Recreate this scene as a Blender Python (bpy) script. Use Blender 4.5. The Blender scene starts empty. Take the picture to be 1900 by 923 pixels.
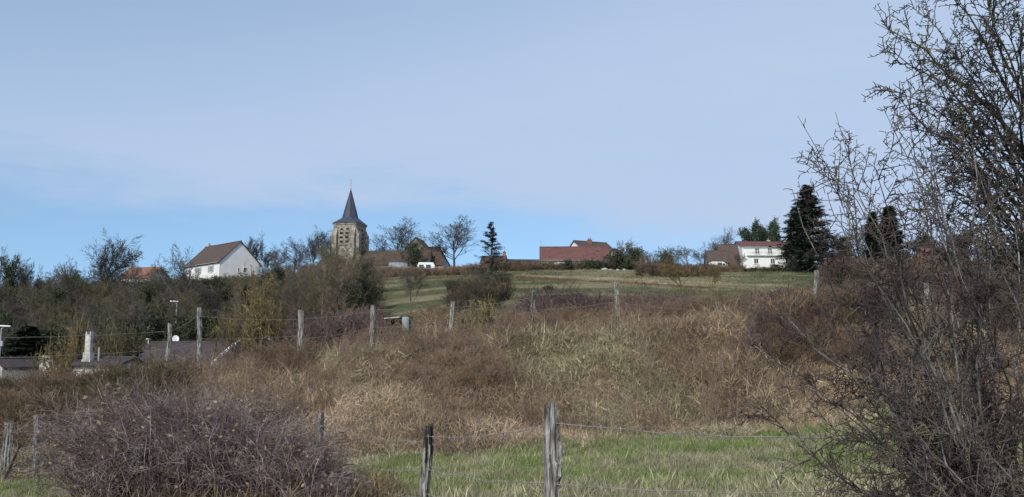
import bpy, math, random
import numpy as np
from mathutils import Vector, Matrix

S = bpy.context.scene
COL = S.collection
R = math.radians
PI = math.pi

# ------------------------------------------------------------------ camera
F_PX, CX, CY, HZ = 1645.4, 950.0, 461.5, 670.0        # photo is 1900 px wide
EYE = 1.6
PITCH = math.atan((HZ - CY) / F_PX)
cam_d = bpy.data.cameras.new('camera')
cam = bpy.data.objects.new('camera', cam_d)
COL.objects.link(cam)
cam.location = (0, 0, EYE)
cam.rotation_euler = (PI / 2 + PITCH, 0, 0)
cam_d.sensor_width = 36
cam_d.lens = 36 * F_PX / 1900
cam_d.clip_start = 0.05
cam_d.clip_end = 6000
S.camera = cam

# ------------------------------------------------------------------ light
SUN_EL, SUN_AZ = R(33), R(203)      # azimuth clockwise from +Y (camera direction): behind, to the left
EXPOSURE = 0.0
S.view_settings.view_transform = 'Standard'
S.view_settings.look = 'None'
S.view_settings.exposure = EXPOSURE
S.view_settings.gamma = 1
sdir = Vector((math.sin(SUN_AZ) * math.cos(SUN_EL), math.cos(SUN_AZ) * math.cos(SUN_EL), math.sin(SUN_EL)))
sun_d = bpy.data.lights.new('sun', 'SUN')
sun_d.energy = 3.2
sun_d.angle = R(4)
sun_d.color = (1, .95, .87)
sun = bpy.data.objects.new('sun', sun_d)
COL.objects.link(sun)
sun.location = sdir * 100
sun.rotation_euler = sdir.to_track_quat('Z', 'Y').to_euler()

W = bpy.data.worlds.new('World')
S.world = W
W.use_nodes = True
nt = W.node_tree
nt.nodes.clear()


def nn(tree, typ, **kw):
    n = tree.nodes.new(typ)
    for k, v in kw.items():
        setattr(n, k, v)
    return n


def lk(tree, a, b):
    tree.links.new(a, b)


def vmath(tree, op, a, b=None):
    n = nn(tree, 'ShaderNodeVectorMath', operation=op)
    for i, s in enumerate((a, b)):
        if s is None:
            continue
        if isinstance(s, (tuple, list)):
            n.inputs[i].default_value = s
        else:
            lk(tree, s, n.inputs[i])
    return n


def fmath(tree, op, a, b=None, c=None, clamp=False):
    n = nn(tree, 'ShaderNodeMath', operation=op)
    n.use_clamp = clamp
    for i, s in enumerate((a, b, c)):
        if s is None:
            continue
        if isinstance(s, (int, float)):
            n.inputs[i].default_value = s
        else:
            lk(tree, s, n.inputs[i])
    return n.outputs[0]


def build_world():
    tc = nn(nt, 'ShaderNodeTexCoord')
    d = tc.outputs['Generated']
    up = vmath(nt, 'NORMALIZE', vmath(nt, 'ADD', d, (0, 0, .22)).outputs[0]).outputs[0]
    sky = nn(nt, 'ShaderNodeTexSky', sky_type='NISHITA')
    sky.sun_disc = False
    sky.sun_elevation = SUN_EL
    sky.sun_rotation = SUN_AZ
    sky.air_density = 1.0
    sky.dust_density = 0.5
    sky.ozone_density = 1.5
    lk(nt, up, sky.inputs['Vector'])
    tint = nn(nt, 'ShaderNodeMix', data_type='RGBA', blend_type='MULTIPLY')
    tint.inputs[0].default_value = 1
    lk(nt, sky.outputs[0], tint.inputs[6])
    tint.inputs[7].default_value = SKY_TINT
    # thin veil of high cloud with a soft lower edge, lower towards the right
    sep = nn(nt, 'ShaderNodeSeparateXYZ')
    lk(nt, d, sep.inputs[0])
    x, y, z = sep.outputs
    mp = nn(nt, 'ShaderNodeMapping')
    mp.inputs['Scale'].default_value = (2.2, 2.2, 9)
    mp.inputs['Rotation'].default_value = (0, R(9), 0)
    lk(nt, d, mp.inputs[0])
    n1 = nn(nt, 'ShaderNodeTexNoise')
    n1.inputs['Scale'].default_value = 1.6
    n1.inputs['Detail'].default_value = 6
    n1.inputs['Roughness'].default_value = .55
    n1.inputs['Distortion'].default_value = .6
    lk(nt, mp.outputs[0], n1.inputs['Vector'])
    mp2 = nn(nt, 'ShaderNodeMapping')
    mp2.inputs['Scale'].default_value = (5, 5, 26)
    mp2.inputs['Rotation'].default_value = (0, R(-12), 0)
    lk(nt, d, mp2.inputs[0])
    n2 = nn(nt, 'ShaderNodeTexNoise')
    n2.inputs['Scale'].default_value = 1.7
    n2.inputs['Detail'].default_value = 7
    n2.inputs['Roughness'].default_value = .6
    lk(nt, mp2.outputs[0], n2.inputs['Vector'])
    nz = fmath(nt, 'ADD', fmath(nt, 'MULTIPLY', n1.outputs[0], .6), fmath(nt, 'MULTIPLY', n2.outputs[0], .4))
    wob = fmath(nt, 'MULTIPLY', fmath(nt, 'SUBTRACT', nz, .5), .14)
    xr = fmath(nt, 'MAXIMUM', x, -.06)
    lvl = fmath(nt, 'ADD', fmath(nt, 'ADD', z, fmath(nt, 'MULTIPLY', xr, .17)), wob)
    edge = nn(nt, 'ShaderNodeMapRange', interpolation_type='SMOOTHSTEP')
    edge.inputs['From Min'].default_value = .130
    edge.inputs['From Max'].default_value = .205
    lk(nt, lvl, edge.inputs['Value'])
    # thinner towards the upper left
    thin = nn(nt, 'ShaderNodeMapRange', interpolation_type='SMOOTHSTEP')
    lk(nt, fmath(nt, 'ADD', fmath(nt, 'SUBTRACT', fmath(nt, 'MULTIPLY', z, 1.0), fmath(nt, 'MULTIPLY', x, .25)),
                 fmath(nt, 'MULTIPLY', wob, .9)), thin.inputs['Value'])
    thin.inputs['From Min'].default_value = .24
    thin.inputs['From Max'].default_value = .52
    thin.inputs['To Min'].default_value = 1
    thin.inputs['To Max'].default_value = .42
    amt = fmath(nt, 'MULTIPLY', edge.outputs[0], thin.outputs[0])
    amt = fmath(nt, 'MULTIPLY', amt, fmath(nt, 'ADD', .62, fmath(nt, 'MULTIPLY', nz, .62)), clamp=True)
    mix = nn(nt, 'ShaderNodeMix', data_type='RGBA')
    lk(nt, amt, mix.inputs[0])
    lk(nt, tint.outputs[2], mix.inputs[6])
    mix.inputs[7].default_value = CLOUD
    bg = nn(nt, 'ShaderNodeBackground')
    bg.inputs['Strength'].default_value = .1
    lk(nt, mix.outputs[2], bg.inputs['Color'])
    out = nn(nt, 'ShaderNodeOutputWorld')
    lk(nt, bg.outputs[0], out.inputs[0])


SKY_TINT = (1.96, 2.10, 2.0, 1)
CLOUD = (4.95, 6.15, 8.2, 1)
build_world()


# ------------------------------------------------------------------ pixels -> place
def ray(px, py):
    xc, yc = (px - CX) / F_PX, (CY - py) / F_PX
    cp, sp = math.cos(PITCH), math.sin(PITCH)
    return xc, cp - yc * sp, sp + yc * cp


def at(px, py, Y):
    x, y, z = ray(px, py)
    return Vector((x * Y / y, Y, EYE + z * Y / y))


# ------------------------------------------------------------------ terrain
A_K = np.array([-.62, -.45, -.30, -.15, 0, .15, .30, .45, .62])
Y_K = np.array([0, 8, 14, 19, 22, 26, 29, 32, 36, 42, 60, 85, 100, 120, 140, 165, 190, 215, 260, 420, 3200.])
Z_K = np.array([
    # -.62   -.45   -.30   -.15    0     .15    .30   .45   .62
    [0, 0, 0, 0, 0, 0, 0, 0, 0],
    [-.45, -.35, -.25, -.15, -.08, -.03, 0, 0, 0],
    [-.75, -.65, -.50, -.35, -.25, -.15, -.08, 0, 0],
    [-.95, -.85, -.70, -.50, -.36, -.22, -.10, 0, 0],
    [-.60, -.50, -.35, -.15, -.20, -.15, .05, .2, .2],
    [.20, .35, .65, 1.10, 1.40, 1.55, 1.75, 1.9, 2.0],
    [.45, .55, .95, 1.85, 2.42, 2.66, 2.85, 3.0, 3.1],
    [.25, .40, .85, 1.85, 2.58, 2.84, 3.02, 3.2, 3.3],
    [-.3, -.1, .50, 1.60, 2.52, 2.90, 3.10, 3.3, 3.4],
    [-1.2, -1.1, -.40, 1.25, 2.60, 3.00, 3.30, 3.5, 3.6],
    [-1.8, -1.7, -1.0, 2.30, 3.90, 4.60, 4.9, 4.9, 4.9],
    [-2.0, -1.7, -1.2, 4.90, 7.10, 7.40, 7.3, 7.0, 7.0],
    [-1.3, -.6, 1.0, 6.40, 9.00, 9.20, 9.0, 8.5, 8.2],
    [1.8, 3.0, 5.6, 9.90, 11.7, 11.8, 11.6, 11.0, 10.5],
    [5.6, 7.4, 10.3, 13.2, 14.4, 14.5, 14.4, 13.8, 13.2],
    [9.8, 12.2, 15.2, 16.9, 17.7, 17.8, 17.9, 17.4, 16.8],
    [13.0, 16.4, 18.9, 20.0, 20.7, 20.9, 21.1, 20.8, 20.2],
    [14.6, 18.2, 20.2, 21.0, 21.6, 21.8, 22.0, 22.0, 21.6],
    [14.0, 17.5, 19.5, 20.5, 21.0, 21.2, 21.5, 21.5, 21.2],
    [9, 12, 14, 15, 15, 15, 15, 15, 15],
    [-20, -20, -20, -20, -20, -20, -20, -20, -20.]])
dy_k = np.diff(Y_K)[:, None]
sl = np.diff(Z_K, axis=0) / dy_k
M_K = np.zeros_like(Z_K)
M_K[1:-1] = np.where(sl[:-1] * sl[1:] > 0, 2 * sl[:-1] * sl[1:] / (sl[:-1] + sl[1:] + 1e-12), 0)
M_K[0], M_K[-1] = sl[0], sl[-1]


def HV(x, y):
    x, y = np.asarray(x, float), np.asarray(y, float)
    a = np.clip(x / np.maximum(np.abs(y), 14), -.619, .619)
    yy = np.clip(y, 0, 3199)
    i = np.clip(np.searchsorted(Y_K, yy, side='right') - 1, 0, len(Y_K) - 2)
    j = np.clip(np.searchsorted(A_K, a, side='right') - 1, 0, len(A_K) - 2)
    h = Y_K[i + 1] - Y_K[i]
    t = (yy - Y_K[i]) / h
    fa = (a - A_K[j]) / (A_K[j + 1] - A_K[j])
    fa = fa * fa * (3 - 2 * fa) * .5 + fa * .5

    def col(jj):
        p0, p1, m0, m1 = Z_K[i, jj], Z_K[i + 1, jj], M_K[i, jj] * h, M_K[i + 1, jj] * h
        return (2 * t**3 - 3 * t**2 + 1) * p0 + (t**3 - 2 * t**2 + t) * m0 + (-2 * t**3 + 3 * t**2) * p1 + (t**3 - t**2) * m1
    z = col(j) * (1 - fa) + col(j + 1) * fa
    b = np.clip((yy - 3) / 20, 0, 1)
    z = z + b * (.05 * np.sin(x * 1.7 + y * .6) * np.sin(y * 1.3 - x * .4) + .07 * np.sin(x * .61 + 1.3) * np.sin(y * .57 + x * .2)
                 + .18 * np.clip((yy - 40) / 60, 0, 1) * np.sin(x * .13 + y * .05) * np.sin(y * .17))
    return z


def H(x, y):
    return float(HV(np.array([x]), np.array([y]))[0])


def ground_px(px, Y):
    z = 3.
    for _ in range(4):
        D = Y * math.cos(PITCH) + (z - EYE) * math.sin(PITCH)
        x = (px - CX) / F_PX * D
        z = H(x, Y)
    return Vector((x, Y, z))


# smooth lattice noise for colour patches (numpy)
_rng0 = np.random.default_rng(5)
_LAT = _rng0.random((64, 64))


def vnoise(x, y, s=1., o=0):
    x, y = np.asarray(x) * s + 17.3 + o * 7.1, np.asarray(y) * s + 9.7 + o * 3.3
    xi, yi = np.floor(x).astype(int), np.floor(y).astype(int)
    fx, fy = x - xi, y - yi
    fx, fy = fx * fx * (3 - 2 * fx), fy * fy * (3 - 2 * fy)
    g = lambda a, b: _LAT[a % 64, b % 64]
    return (g(xi, yi) * (1 - fx) + g(xi + 1, yi) * fx) * (1 - fy) + (g(xi, yi + 1) * (1 - fx) + g(xi + 1, yi + 1) * fx) * fy


# ------------------------------------------------------------------ materials
def new_mat(name):
    m = bpy.data.materials.new(name)
    m.use_nodes = True
    t = m.node_tree
    t.nodes.clear()
    out = nn(t, 'ShaderNodeOutputMaterial')
    return m, t, out


def ramp(t, fac, stops):
    r = nn(t, 'ShaderNodeValToRGB')
    e = r.color_ramp.elements
    while len(e) < len(stops):
        e.new(.5)
    for el, (p, c) in zip(e, stops):
        el.position = p
        el.color = (*c, 1)
    lk(t, fac, r.inputs[0])
    return r.outputs[0]


def M(name, stops, scale=4., stretch=(1, 1, 1), rough=.85, bump=0., bscale=None, var=0., spec=.3, detail=6, hue=0.):
    """noise -> colour ramp in object space, optional per-object brightness variation"""
    m, t, out = new_mat(name)
    tc = nn(t, 'ShaderNodeTexCoord')
    mp = nn(t, 'ShaderNodeMapping')
    mp.inputs['Scale'].default_value = stretch
    lk(t, tc.outputs['Object'], mp.inputs[0])
    n = nn(t, 'ShaderNodeTexNoise')
    n.inputs['Scale'].default_value = scale
    n.inputs['Detail'].default_value = detail
    n.inputs['Roughness'].default_value = .6
    lk(t, mp.outputs[0], n.inputs['Vector'])
    c = ramp(t, n.outputs[0], stops)
    if var or hue:
        oi = nn(t, 'ShaderNodeObjectInfo')
        hs = nn(t, 'ShaderNodeHueSaturation')
        lk(t, fmath(t, 'ADD', 1 - var, fmath(t, 'MULTIPLY', oi.outputs['Random'], 2 * var)), hs.inputs['Value'])
        r2 = fmath(t, 'FRACT', fmath(t, 'MULTIPLY', oi.outputs['Random'], 7.31))
        lk(t, fmath(t, 'ADD', .5 - hue, fmath(t, 'MULTIPLY', r2, 2 * hue)), hs.inputs['Hue'])
        lk(t, c, hs.inputs['Color'])
        c = hs.outputs[0]
    b = nn(t, 'ShaderNodeBsdfPrincipled')
    b.inputs['Roughness'].default_value = rough
    b.inputs['Specular IOR Level'].default_value = spec
    lk(t, c, b.inputs['Base Color'])
    if bump:
        n2 = nn(t, 'ShaderNodeTexNoise')
        n2.inputs['Scale'].default_value = bscale or scale * 3
        n2.inputs['Detail'].default_value = 5
        lk(t, mp.outputs[0], n2.inputs['Vector'])
        bp = nn(t, 'ShaderNodeBump')
        bp.inputs['Strength'].default_value = bump
        bp.inputs['Distance'].default_value = .03
        lk(t, n2.outputs[0], bp.inputs['Height'])
        lk(t, bp.outputs[0], b.inputs['Normal'])
    lk(t, b.outputs[0], out.inputs[0])
    return m


def M_inst(name, transl=.25, var=.3):
    """grass and twigs scattered by geometry nodes: colour comes with each tuft"""
    m, t, out = new_mat(name)
    a = nn(t, 'ShaderNodeAttribute', attribute_type='INSTANCER', attribute_name='col')
    g = nn(t, 'ShaderNodeAttribute', attribute_type='GEOMETRY', attribute_name='shade')
    hs = nn(t, 'ShaderNodeHueSaturation')
    lk(t, a.outputs['Color'], hs.inputs['Color'])
    lk(t, fmath(t, 'ADD', 1 - var, fmath(t, 'MULTIPLY', g.outputs['Fac'], 2 * var)), hs.inputs['Value'])
    lk(t, fmath(t, 'ADD', .8, fmath(t, 'MULTIPLY', g.outputs['Fac'], .35)), hs.inputs['Saturation'])
    d = nn(t, 'ShaderNodeBsdfDiffuse')
    lk(t, hs.outputs[0], d.inputs[0])
    s = d.outputs[0]
    if transl:
        tr = nn(t, 'ShaderNodeBsdfTranslucent')
        lk(t, hs.outputs[0], tr.inputs[0])
        mx = nn(t, 'ShaderNodeMixShader')
        mx.inputs[0].default_value = transl
        lk(t, d.outputs[0], mx.inputs[1])
        lk(t, tr.outputs[0], mx.inputs[2])
        s = mx.outputs[0]
    lk(t, s, out.inputs[0])
    return m


MAT = {}
MAT['grass'] = M_inst('grass_blades', .22, .48)
MAT['twig_inst'] = M_inst('scrub_twigs', 0, .35)
MAT['wood_grey'] = M('weathered_post_wood', [(.37, (.035, .031, .027)), (.46, (.15, .138, .12)), (.56, (.27, .255, .23)), (.66, (.46, .44, .41))], 7, (5, 5, .5), .9, .8, 9)
MAT['wood_dark'] = M('damp_post_wood', [(.42, (.018, .016, .014)), (.50, (.085, .078, .068)), (.58, (.20, .188, .17)), (.68, (.36, .34, .31))], 7, (5, 5, .5), .9, .8, 9)
MAT['rotten'] = M('rotten_post_wood', [(.42, (.014, .013, .012)), (.53, (.045, .04, .036)), (.66, (.16, .15, .135))], 7, (5, 5, .5), .9, .8, 9)
MAT['wire'] = M('rusty_wire', [(.4, (.17, .155, .14)), (.6, (.30, .28, .26))], 9, rough=.7)
MAT['bark'] = M('tree_bark', [(.3, (.055, .048, .038)), (.6, (.13, .115, .09)), (.8, (.20, .19, .14))], 2, (1, 1, .4), .95, .6, var=.25)
MAT['bark_pale'] = M('pale_bark', [(.3, (.16, .145, .115)), (.7, (.33, .31, .26))], 2, (1, 1, .4), .95, .4, var=.15)
MAT['twig'] = M('bare_twigs', [(.3, (.080, .070, .056)), (.7, (.155, .132, .102))], .5, rough=.95, var=.30, hue=.015)
MAT['twig_dark'] = M('dark_bare_twigs', [(.3, (.040, .036, .030)), (.7, (.085, .072, .058))], .5, rough=.95, var=.2)
MAT['twig_sky'] = M('skyline_twigs', [(.3, (.060, .052, .046)), (.7, (.10, .088, .076))], .5, rough=.95, var=.2)
MAT['twig_olive'] = M('mossy_twigs', [(.3, (.085, .078, .040)), (.7, (.15, .135, .072))], .6, rough=.95, var=.2)
MAT['twig_brown'] = M('brown_twigs', [(.3, (.135, .098, .068)), (.7, (.23, .175, .125))], .6, rough=.95, var=.2)
MAT['twig_lichen'] = M('lichen_twigs', [(.40, (.115, .085, .055)), (.53, (.19, .145, .065)), (.66, (.33, .26, .07))], 1.7, rough=.95, var=.1)
MAT['lichen_bright'] = M('bright_lichen_twigs', [(.38, (.09, .07, .045)), (.50, (.17, .14, .055)), (.63, (.35, .29, .075))], 2.2, rough=.95)
MAT['twig_purple'] = M('bramble_canes', [(.38, (.060, .036, .035)), (.5, (.155, .11, .104)), (.64, (.40, .335, .315))], 3.5, rough=.85)
MAT['cane_tan'] = M('dead_bramble_canes', [(.3, (.16, .115, .07)), (.7, (.34, .27, .18))], 3, rough=.9)
MAT['haw_twig'] = M('hawthorn_twigs', [(.34, (.034, .024, .021)), (.48, (.078, .056, .048)), (.60, (.15, .125, .112)), (.70, (.16, .155, .055))], 2.2, rough=.9)
MAT['haw_dark'] = M('dark_hawthorn_twigs', [(.32, (.020, .017, .014)), (.50, (.048, .041, .034)), (.60, (.10, .09, .065)), (.68, (.22, .20, .055))], 2.2, rough=.9)
MAT['haw_stem'] = M('hawthorn_stems', [(.40, (.036, .030, .027)), (.50, (.085, .075, .067)), (.60, (.25, .235, .215)), (.70, (.34, .32, .30)), (.78, (.18, .17, .08))], 2.6, rough=.9, bump=.3)
MAT['ivy'] = M('ivy_leaves', [(.3, (.022, .032, .014)), (.6, (.050, .062, .028)), (.8, (.085, .090, .042))], 1.2, rough=.6, var=.3)
MAT['needle'] = M('cedar_needles', [(.34, (.030, .045, .033)), (.52, (.065, .085, .062)), (.7, (.12, .14, .105))], .9, rough=.7, var=.12)
MAT['needle_pine'] = M('pine_needles', [(.3, (.030, .050, .030)), (.6, (.060, .088, .055)), (.8, (.10, .13, .085))], .9, rough=.7, var=.15)
MAT['plaster'] = M('white_render', [(.3, (.66, .65, .61)), (.7, (.80, .79, .75))], .7, rough=.9, bump=.1)
MAT['plaster_old'] = M('old_render', [(.3, (.42, .41, .38)), (.7, (.70, .69, .66))], 1.3, rough=.9, bump=.2)
MAT['plaster_grey'] = M('grey_render', [(.3, (.30, .28, .25)), (.7, (.46, .44, .40))], 1.3, rough=.9, bump=.2)
MAT['stone'] = M('church_limestone', [(.28, (.10, .086, .066)), (.44, (.22, .192, .155)), (.56, (.32, .29, .24)), (.75, (.42, .39, .33))], 1.5, rough=.95, bump=.6, bscale=3)
MAT['stone_white'] = M('white_stone', [(.36, (.26, .245, .22)), (.5, (.46, .44, .41)), (.62, (.62, .60, .56))], 2, rough=.9, bump=.4)
MAT['slate'] = M('slate', [(.3, (.036, .039, .056)), (.7, (.070, .075, .102))], 1.5, (1, 1, 2.5), .55, .2)
MAT['slate_light'] = M('pale_slate', [(.3, (.13, .135, .155)), (.7, (.19, .195, .22))], 1.5, (1, 1, 2.5), .5, .2)
MAT['tile_brown'] = M('brown_roof_tiles', [(.3, (.070, .049, .041)), (.55, (.10, .072, .060)), (.8, (.13, .096, .08))], 1.3, (1, 1, 1), .9, .4, 8)
MAT['tile_old'] = M('old_roof_tiles', [(.3, (.050, .036, .028)), (.5, (.080, .056, .043)), (.7, (.105, .085, .052))], .9, rough=.95, bump=.4, bscale=6)
MAT['tile_red'] = M('red_roof_tiles', [(.25, (.105, .050, .043)), (.5, (.145, .066, .058)), (.8, (.18, .09, .078))], 1.1, rough=.9, bump=.4, bscale=8)
MAT['tile_orange'] = M('orange_roof_tiles', [(.3, (.20, .095, .062)), (.7, (.28, .14, .095))], 1.1, rough=.9, bump=.4, bscale=8)
MAT['tile_dark'] = M('dark_fibre_roof', [(.3, (.046, .036, .036)), (.55, (.070, .055, .054)), (.8, (.095, .075, .068))], 1.3, rough=.9, bump=.4)
MAT['brick'] = M('chimney_brick', [(.3, (.20, .095, .07)), (.7, (.30, .16, .12))], 4, rough=.9, bump=.3)
MAT['white_paint'] = M('white_paint', [(.3, (.72, .72, .70)), (.7, (.82, .82, .80))], 1.5, rough=.5)
MAT['shutter'] = M('shutter_paint', [(.3, (.66, .66, .65)), (.7, (.75, .75, .74))], 2, (1, 1, 8), .6)
MAT['shutter_green'] = M('faded_green_paint', [(.3, (.22, .28, .26)), (.7, (.34, .40, .37))], 2, (1, 1, 8), .6)
MAT['glass'] = M('window_glass', [(.3, (.025, .028, .032)), (.7, (.05, .055, .06))], 1, rough=.12, spec=.6)
MAT['dark'] = M('dark_opening', [(.3, (.014, .013, .012)), (.7, (.03, .028, .025))], 1, rough=.9)
MAT['metal'] = M('galvanised_metal', [(.3, (.26, .27, .28)), (.7, (.42, .43, .44))], 2, rough=.5)
MAT['tarp'] = M('grey_sheeting', [(.3, (.19, .21, .235)), (.7, (.29, .31, .34))], 1.2, rough=.45)
MAT['barrel'] = M('blue_grey_plastic', [(.3, (.24, .29, .32)), (.7, (.33, .38, .41))], 2, (1, 1, .4), .5)
MAT['black_sheet'] = M('black_roof_sheet', [(.3, (.012, .012, .014)), (.7, (.03, .03, .034))], 2, rough=.45)
MAT['straw'] = M('split_straw_wood', [(.3, (.34, .24, .13)), (.7, (.60, .45, .27))], 5, (4, 4, .5), .9)
MAT['stick'] = M('wet_black_stick', [(.3, (.012, .011, .010)), (.7, (.035, .03, .026))], 5, rough=.8)


# ------------------------------------------------------------------ mesh helpers
def mesh_np(name, V, Q=None, T=None, mats=(), shade=None, smooth=False):
    me = bpy.data.meshes.new(name)
    V = np.asarray(V, np.float32)
    me.vertices.add(len(V))
    me.vertices.foreach_set('co', V.ravel())
    Q = np.zeros((0, 4), np.int32) if Q is None else np.asarray(Q, np.int32)
    T = np.zeros((0, 3), np.int32) if T is None else np.asarray(T, np.int32)
    nl = Q.size + T.size
    me.loops.add(nl)
    me.loops.foreach_set('vertex_index', np.concatenate([Q.ravel(), T.ravel()]).astype(np.int32))
    me.polygons.add(len(Q) + len(T))
    st = np.concatenate([np.arange(len(Q)) * 4, Q.size + np.arange(len(T)) * 3]).astype(np.int32)
    me.polygons.foreach_set('loop_start', st)
    if smooth:
        me.polygons.foreach_set('use_smooth', np.ones(len(st), bool))
    if shade is not None:
        a = me.attributes.new('shade', 'FLOAT', 'POINT')
        a.data.foreach_set('value', np.asarray(shade, np.float32))
    for m in mats:
        me.materials.append(m)
    me.update(calc_edges=True)
    return me


def link(name, me, parent=None, loc=None):
    o = bpy.data.objects.new(name, me)
    COL.objects.link(o)
    if parent is not None:
        o.parent = parent
    if loc is not None:
        o.location = loc
    return o


def tag(o, label, cat, group=None):
    o['label'] = label
    o['category'] = cat
    if group:
        o['group'] = group
    return o


def kind(o, k, label=None):
    o['kind'] = k
    if label:
        o['label'] = label
    return o


def empty(name, loc, rz, label, cat, group=None):
    o = bpy.data.objects.new(name, None)
    COL.objects.link(o)
    o.location = loc
    o.rotation_euler = (0, 0, rz)
    o.empty_display_size = .3
    return tag(o, label, cat, group)


class MB:
    """small polygon collector -> one mesh object"""
    def __init__(s):
        s.v, s.f = [], []

    def poly_faces(s, verts, faces):
        b = len(s.v)
        s.v += [tuple(v) for v in verts]
        s.f += [tuple(b + i for i in f) for f in faces]
        return s

    def box(s, c, d, rz=0., tilt=None):
        hx, hy, hz = d[0] / 2, d[1] / 2, d[2] / 2
        m = Matrix.Rotation(rz, 3, 'Z')
        if tilt is not None:
            m = m @ tilt
        vs = [Vector(c) + m @ Vector((sx * hx, sy * hy, sz * hz)) for sx in (-1, 1) for sy in (-1, 1) for sz in (-1, 1)]
        return s.poly_faces(vs, [(0, 1, 3, 2), (4, 6, 7, 5), (0, 4, 5, 1), (2, 3, 7, 6), (0, 2, 6, 4), (1, 5, 7, 3)])

    def prism(s, pts, ext):
        """polygon (3-D points in one plane) pushed along ext"""
        n = len(pts)
        a = [Vector(p) for p in pts]
        b = [p + Vector(ext) for p in a]
        return s.poly_faces(a + b, [tuple(range(n))[::-1], tuple(range(n, 2 * n))] + [(i, (i + 1) % n, n + (i + 1) % n, n + i) for i in range(n)])

    def loft(s, rings, cap=True):
        n = len(rings[0])
        vs = [p for r in rings for p in r]
        fs = [(k * n + i, k * n + (i + 1) % n, (k + 1) * n + (i + 1) % n, (k + 1) * n + i) for k in range(len(rings) - 1) for i in range(n)]
        if cap:
            fs += [tuple(range(n))[::-1], tuple(range((len(rings) - 1) * n, len(rings) * n))]
        return s.poly_faces(vs, fs)

    def tube(s, pts, r, sides=6):
        pts = [Vector(p) for p in pts]
        rs = r if isinstance(r, (list, tuple)) else [r] * len(pts)
        rings = []
        for i, p in enumerate(pts):
            t = (pts[min(i + 1, len(pts) - 1)] - pts[max(i - 1, 0)]).normalized()
            ref = Vector((0, 0, 1)) if abs(t.z) < .9 else Vector((1, 0, 0))
            u = t.cross(ref).normalized()
            v = u.cross(t)
            rings.append([p + (u * math.cos(2 * PI * k / sides) + v * math.sin(2 * PI * k / sides)) * rs[i] for k in range(sides)])
        return s.loft(rings)

    def build(s, name, mat, parent=None, smooth=False):
        me = bpy.data.meshes.new(name)
        me.from_pydata(s.v, [], s.f)
        me.materials.append(mat)
        if smooth:
            me.polygons.foreach_set('use_smooth', [True] * len(me.polygons))
        import bmesh
        bm = bmesh.new()
        bm.from_mesh(me)
        bmesh.ops.recalc_face_normals(bm, faces=bm.faces)
        bm.to_mesh(me)
        bm.free()
        return link(name, me, parent)


# ------------------------------------------------------------------ branching
def nrm(v):
    return v / (np.linalg.norm(v, axis=-1, keepdims=True) + 1e-9)


def tubes(PR, sides=3):
    """list of (P (k,n,3), R (k,n)) -> V, Q, shade"""
    Vs, Qs, Sh, base = [], [], [], 0
    rng = np.random.default_rng(11)
    for P, Rr in PR:
        k, n, _ = P.shape
        if k == 0:
            continue
        T = nrm(np.gradient(P, axis=1))
        ov = nrm(P[:, -1] - P[:, 0])
        ref = np.where(np.abs(ov[:, 2:3]) < .8, np.array([[0, 0, 1.]]), np.array([[1., 0, 0]]))
        u = nrm(np.cross(T, ref[:, None, :]))
        v = np.cross(u, T)
        an = np.arange(sides) * 2 * PI / sides
        V = P[:, :, None, :] + Rr[:, :, None, None] * (u[:, :, None, :] * np.cos(an)[None, None, :, None] + v[:, :, None, :] * np.sin(an)[None, None, :, None])
        idx = np.arange(k * n * sides).reshape(k, n, sides) + base
        a, b = idx[:, :-1, :], idx[:, 1:, :]
        Q = np.stack([a, np.roll(a, -1, 2), np.roll(b, -1, 2), b], -1).reshape(-1, 4)
        Vs.append(V.reshape(-1, 3))
        Qs.append(Q)
        Sh.append(np.repeat(rng.random(k), n * sides))
        base += k * n * sides
    return np.concatenate(Vs), np.concatenate(Qs), np.concatenate(Sh)


def grow(rng, p0, d0, L, n, r0, tip, wig, up):
    """k shoots from p0 in direction d0 with length L"""
    k = len(p0)
    P = np.zeros((k, n, 3))
    P[:, 0] = p0
    d = nrm(d0)
    step = (L / (n - 1))[:, None]
    for i in range(1, n):
        P[:, i] = P[:, i - 1] + d * step
        d = nrm(d + wig * rng.normal(size=(k, 3)) + np.array([0, 0, 1.]) * up)
    Rr = r0[:, None] * (1 - (1 - tip) * np.linspace(0, 1, n)[None, :])
    return P, Rr


def sub(rng, P, Rr, m, t0=.2, t1=1., ang=(35, 65), ratio=.5, n=4, rr=.55, wig=.15, up=.05, fall=.5, tip=.3, rmin=.004, keep=1., absL=None, flat=1.):
    k, np_, _ = P.shape
    t = t0 + (t1 - t0) * (np.arange(m)[None] + rng.random((k, m))) / m
    f = t * (np_ - 1)
    i = np.clip(np.floor(f).astype(int), 0, np_ - 2)
    fr = (f - i)[..., None]
    ar = np.arange(k)[:, None]
    A, B = P[ar, i], P[ar, i + 1]
    pos = A + (B - A) * fr
    T = nrm(B - A)
    Rp = Rr[ar, i] + (Rr[ar, i + 1] - Rr[ar, i]) * fr[..., 0]
    q = rng.normal(size=(k, m, 3)) * np.array([1, 1, flat])
    q = nrm(q - (q * T).sum(-1, keepdims=True) * T)
    a = np.radians(rng.uniform(ang[0], ang[1], (k, m)))[..., None]
    d = T * np.cos(a) + q * np.sin(a)
    Lp = np.linalg.norm(np.diff(P, axis=1), axis=-1).sum(-1)[:, None]
    if absL is None:
        L = Lp * ratio * (1 - fall * t) * rng.uniform(.6, 1.35, (k, m))
    else:
        L = rng.uniform(absL[0], absL[1], (k, m)) * (1 - fall * t)
    pos, d, L, r0 = pos.reshape(-1, 3), d.reshape(-1, 3), L.reshape(-1), np.maximum(Rp * rr, rmin).reshape(-1)
    if keep < 1:
        s = rng.random(len(L)) < keep
        pos, d, L, r0 = pos[s], d[s], L[s], r0[s]
    return grow(rng, pos, d, L, n, r0, tip, wig, up)


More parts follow.
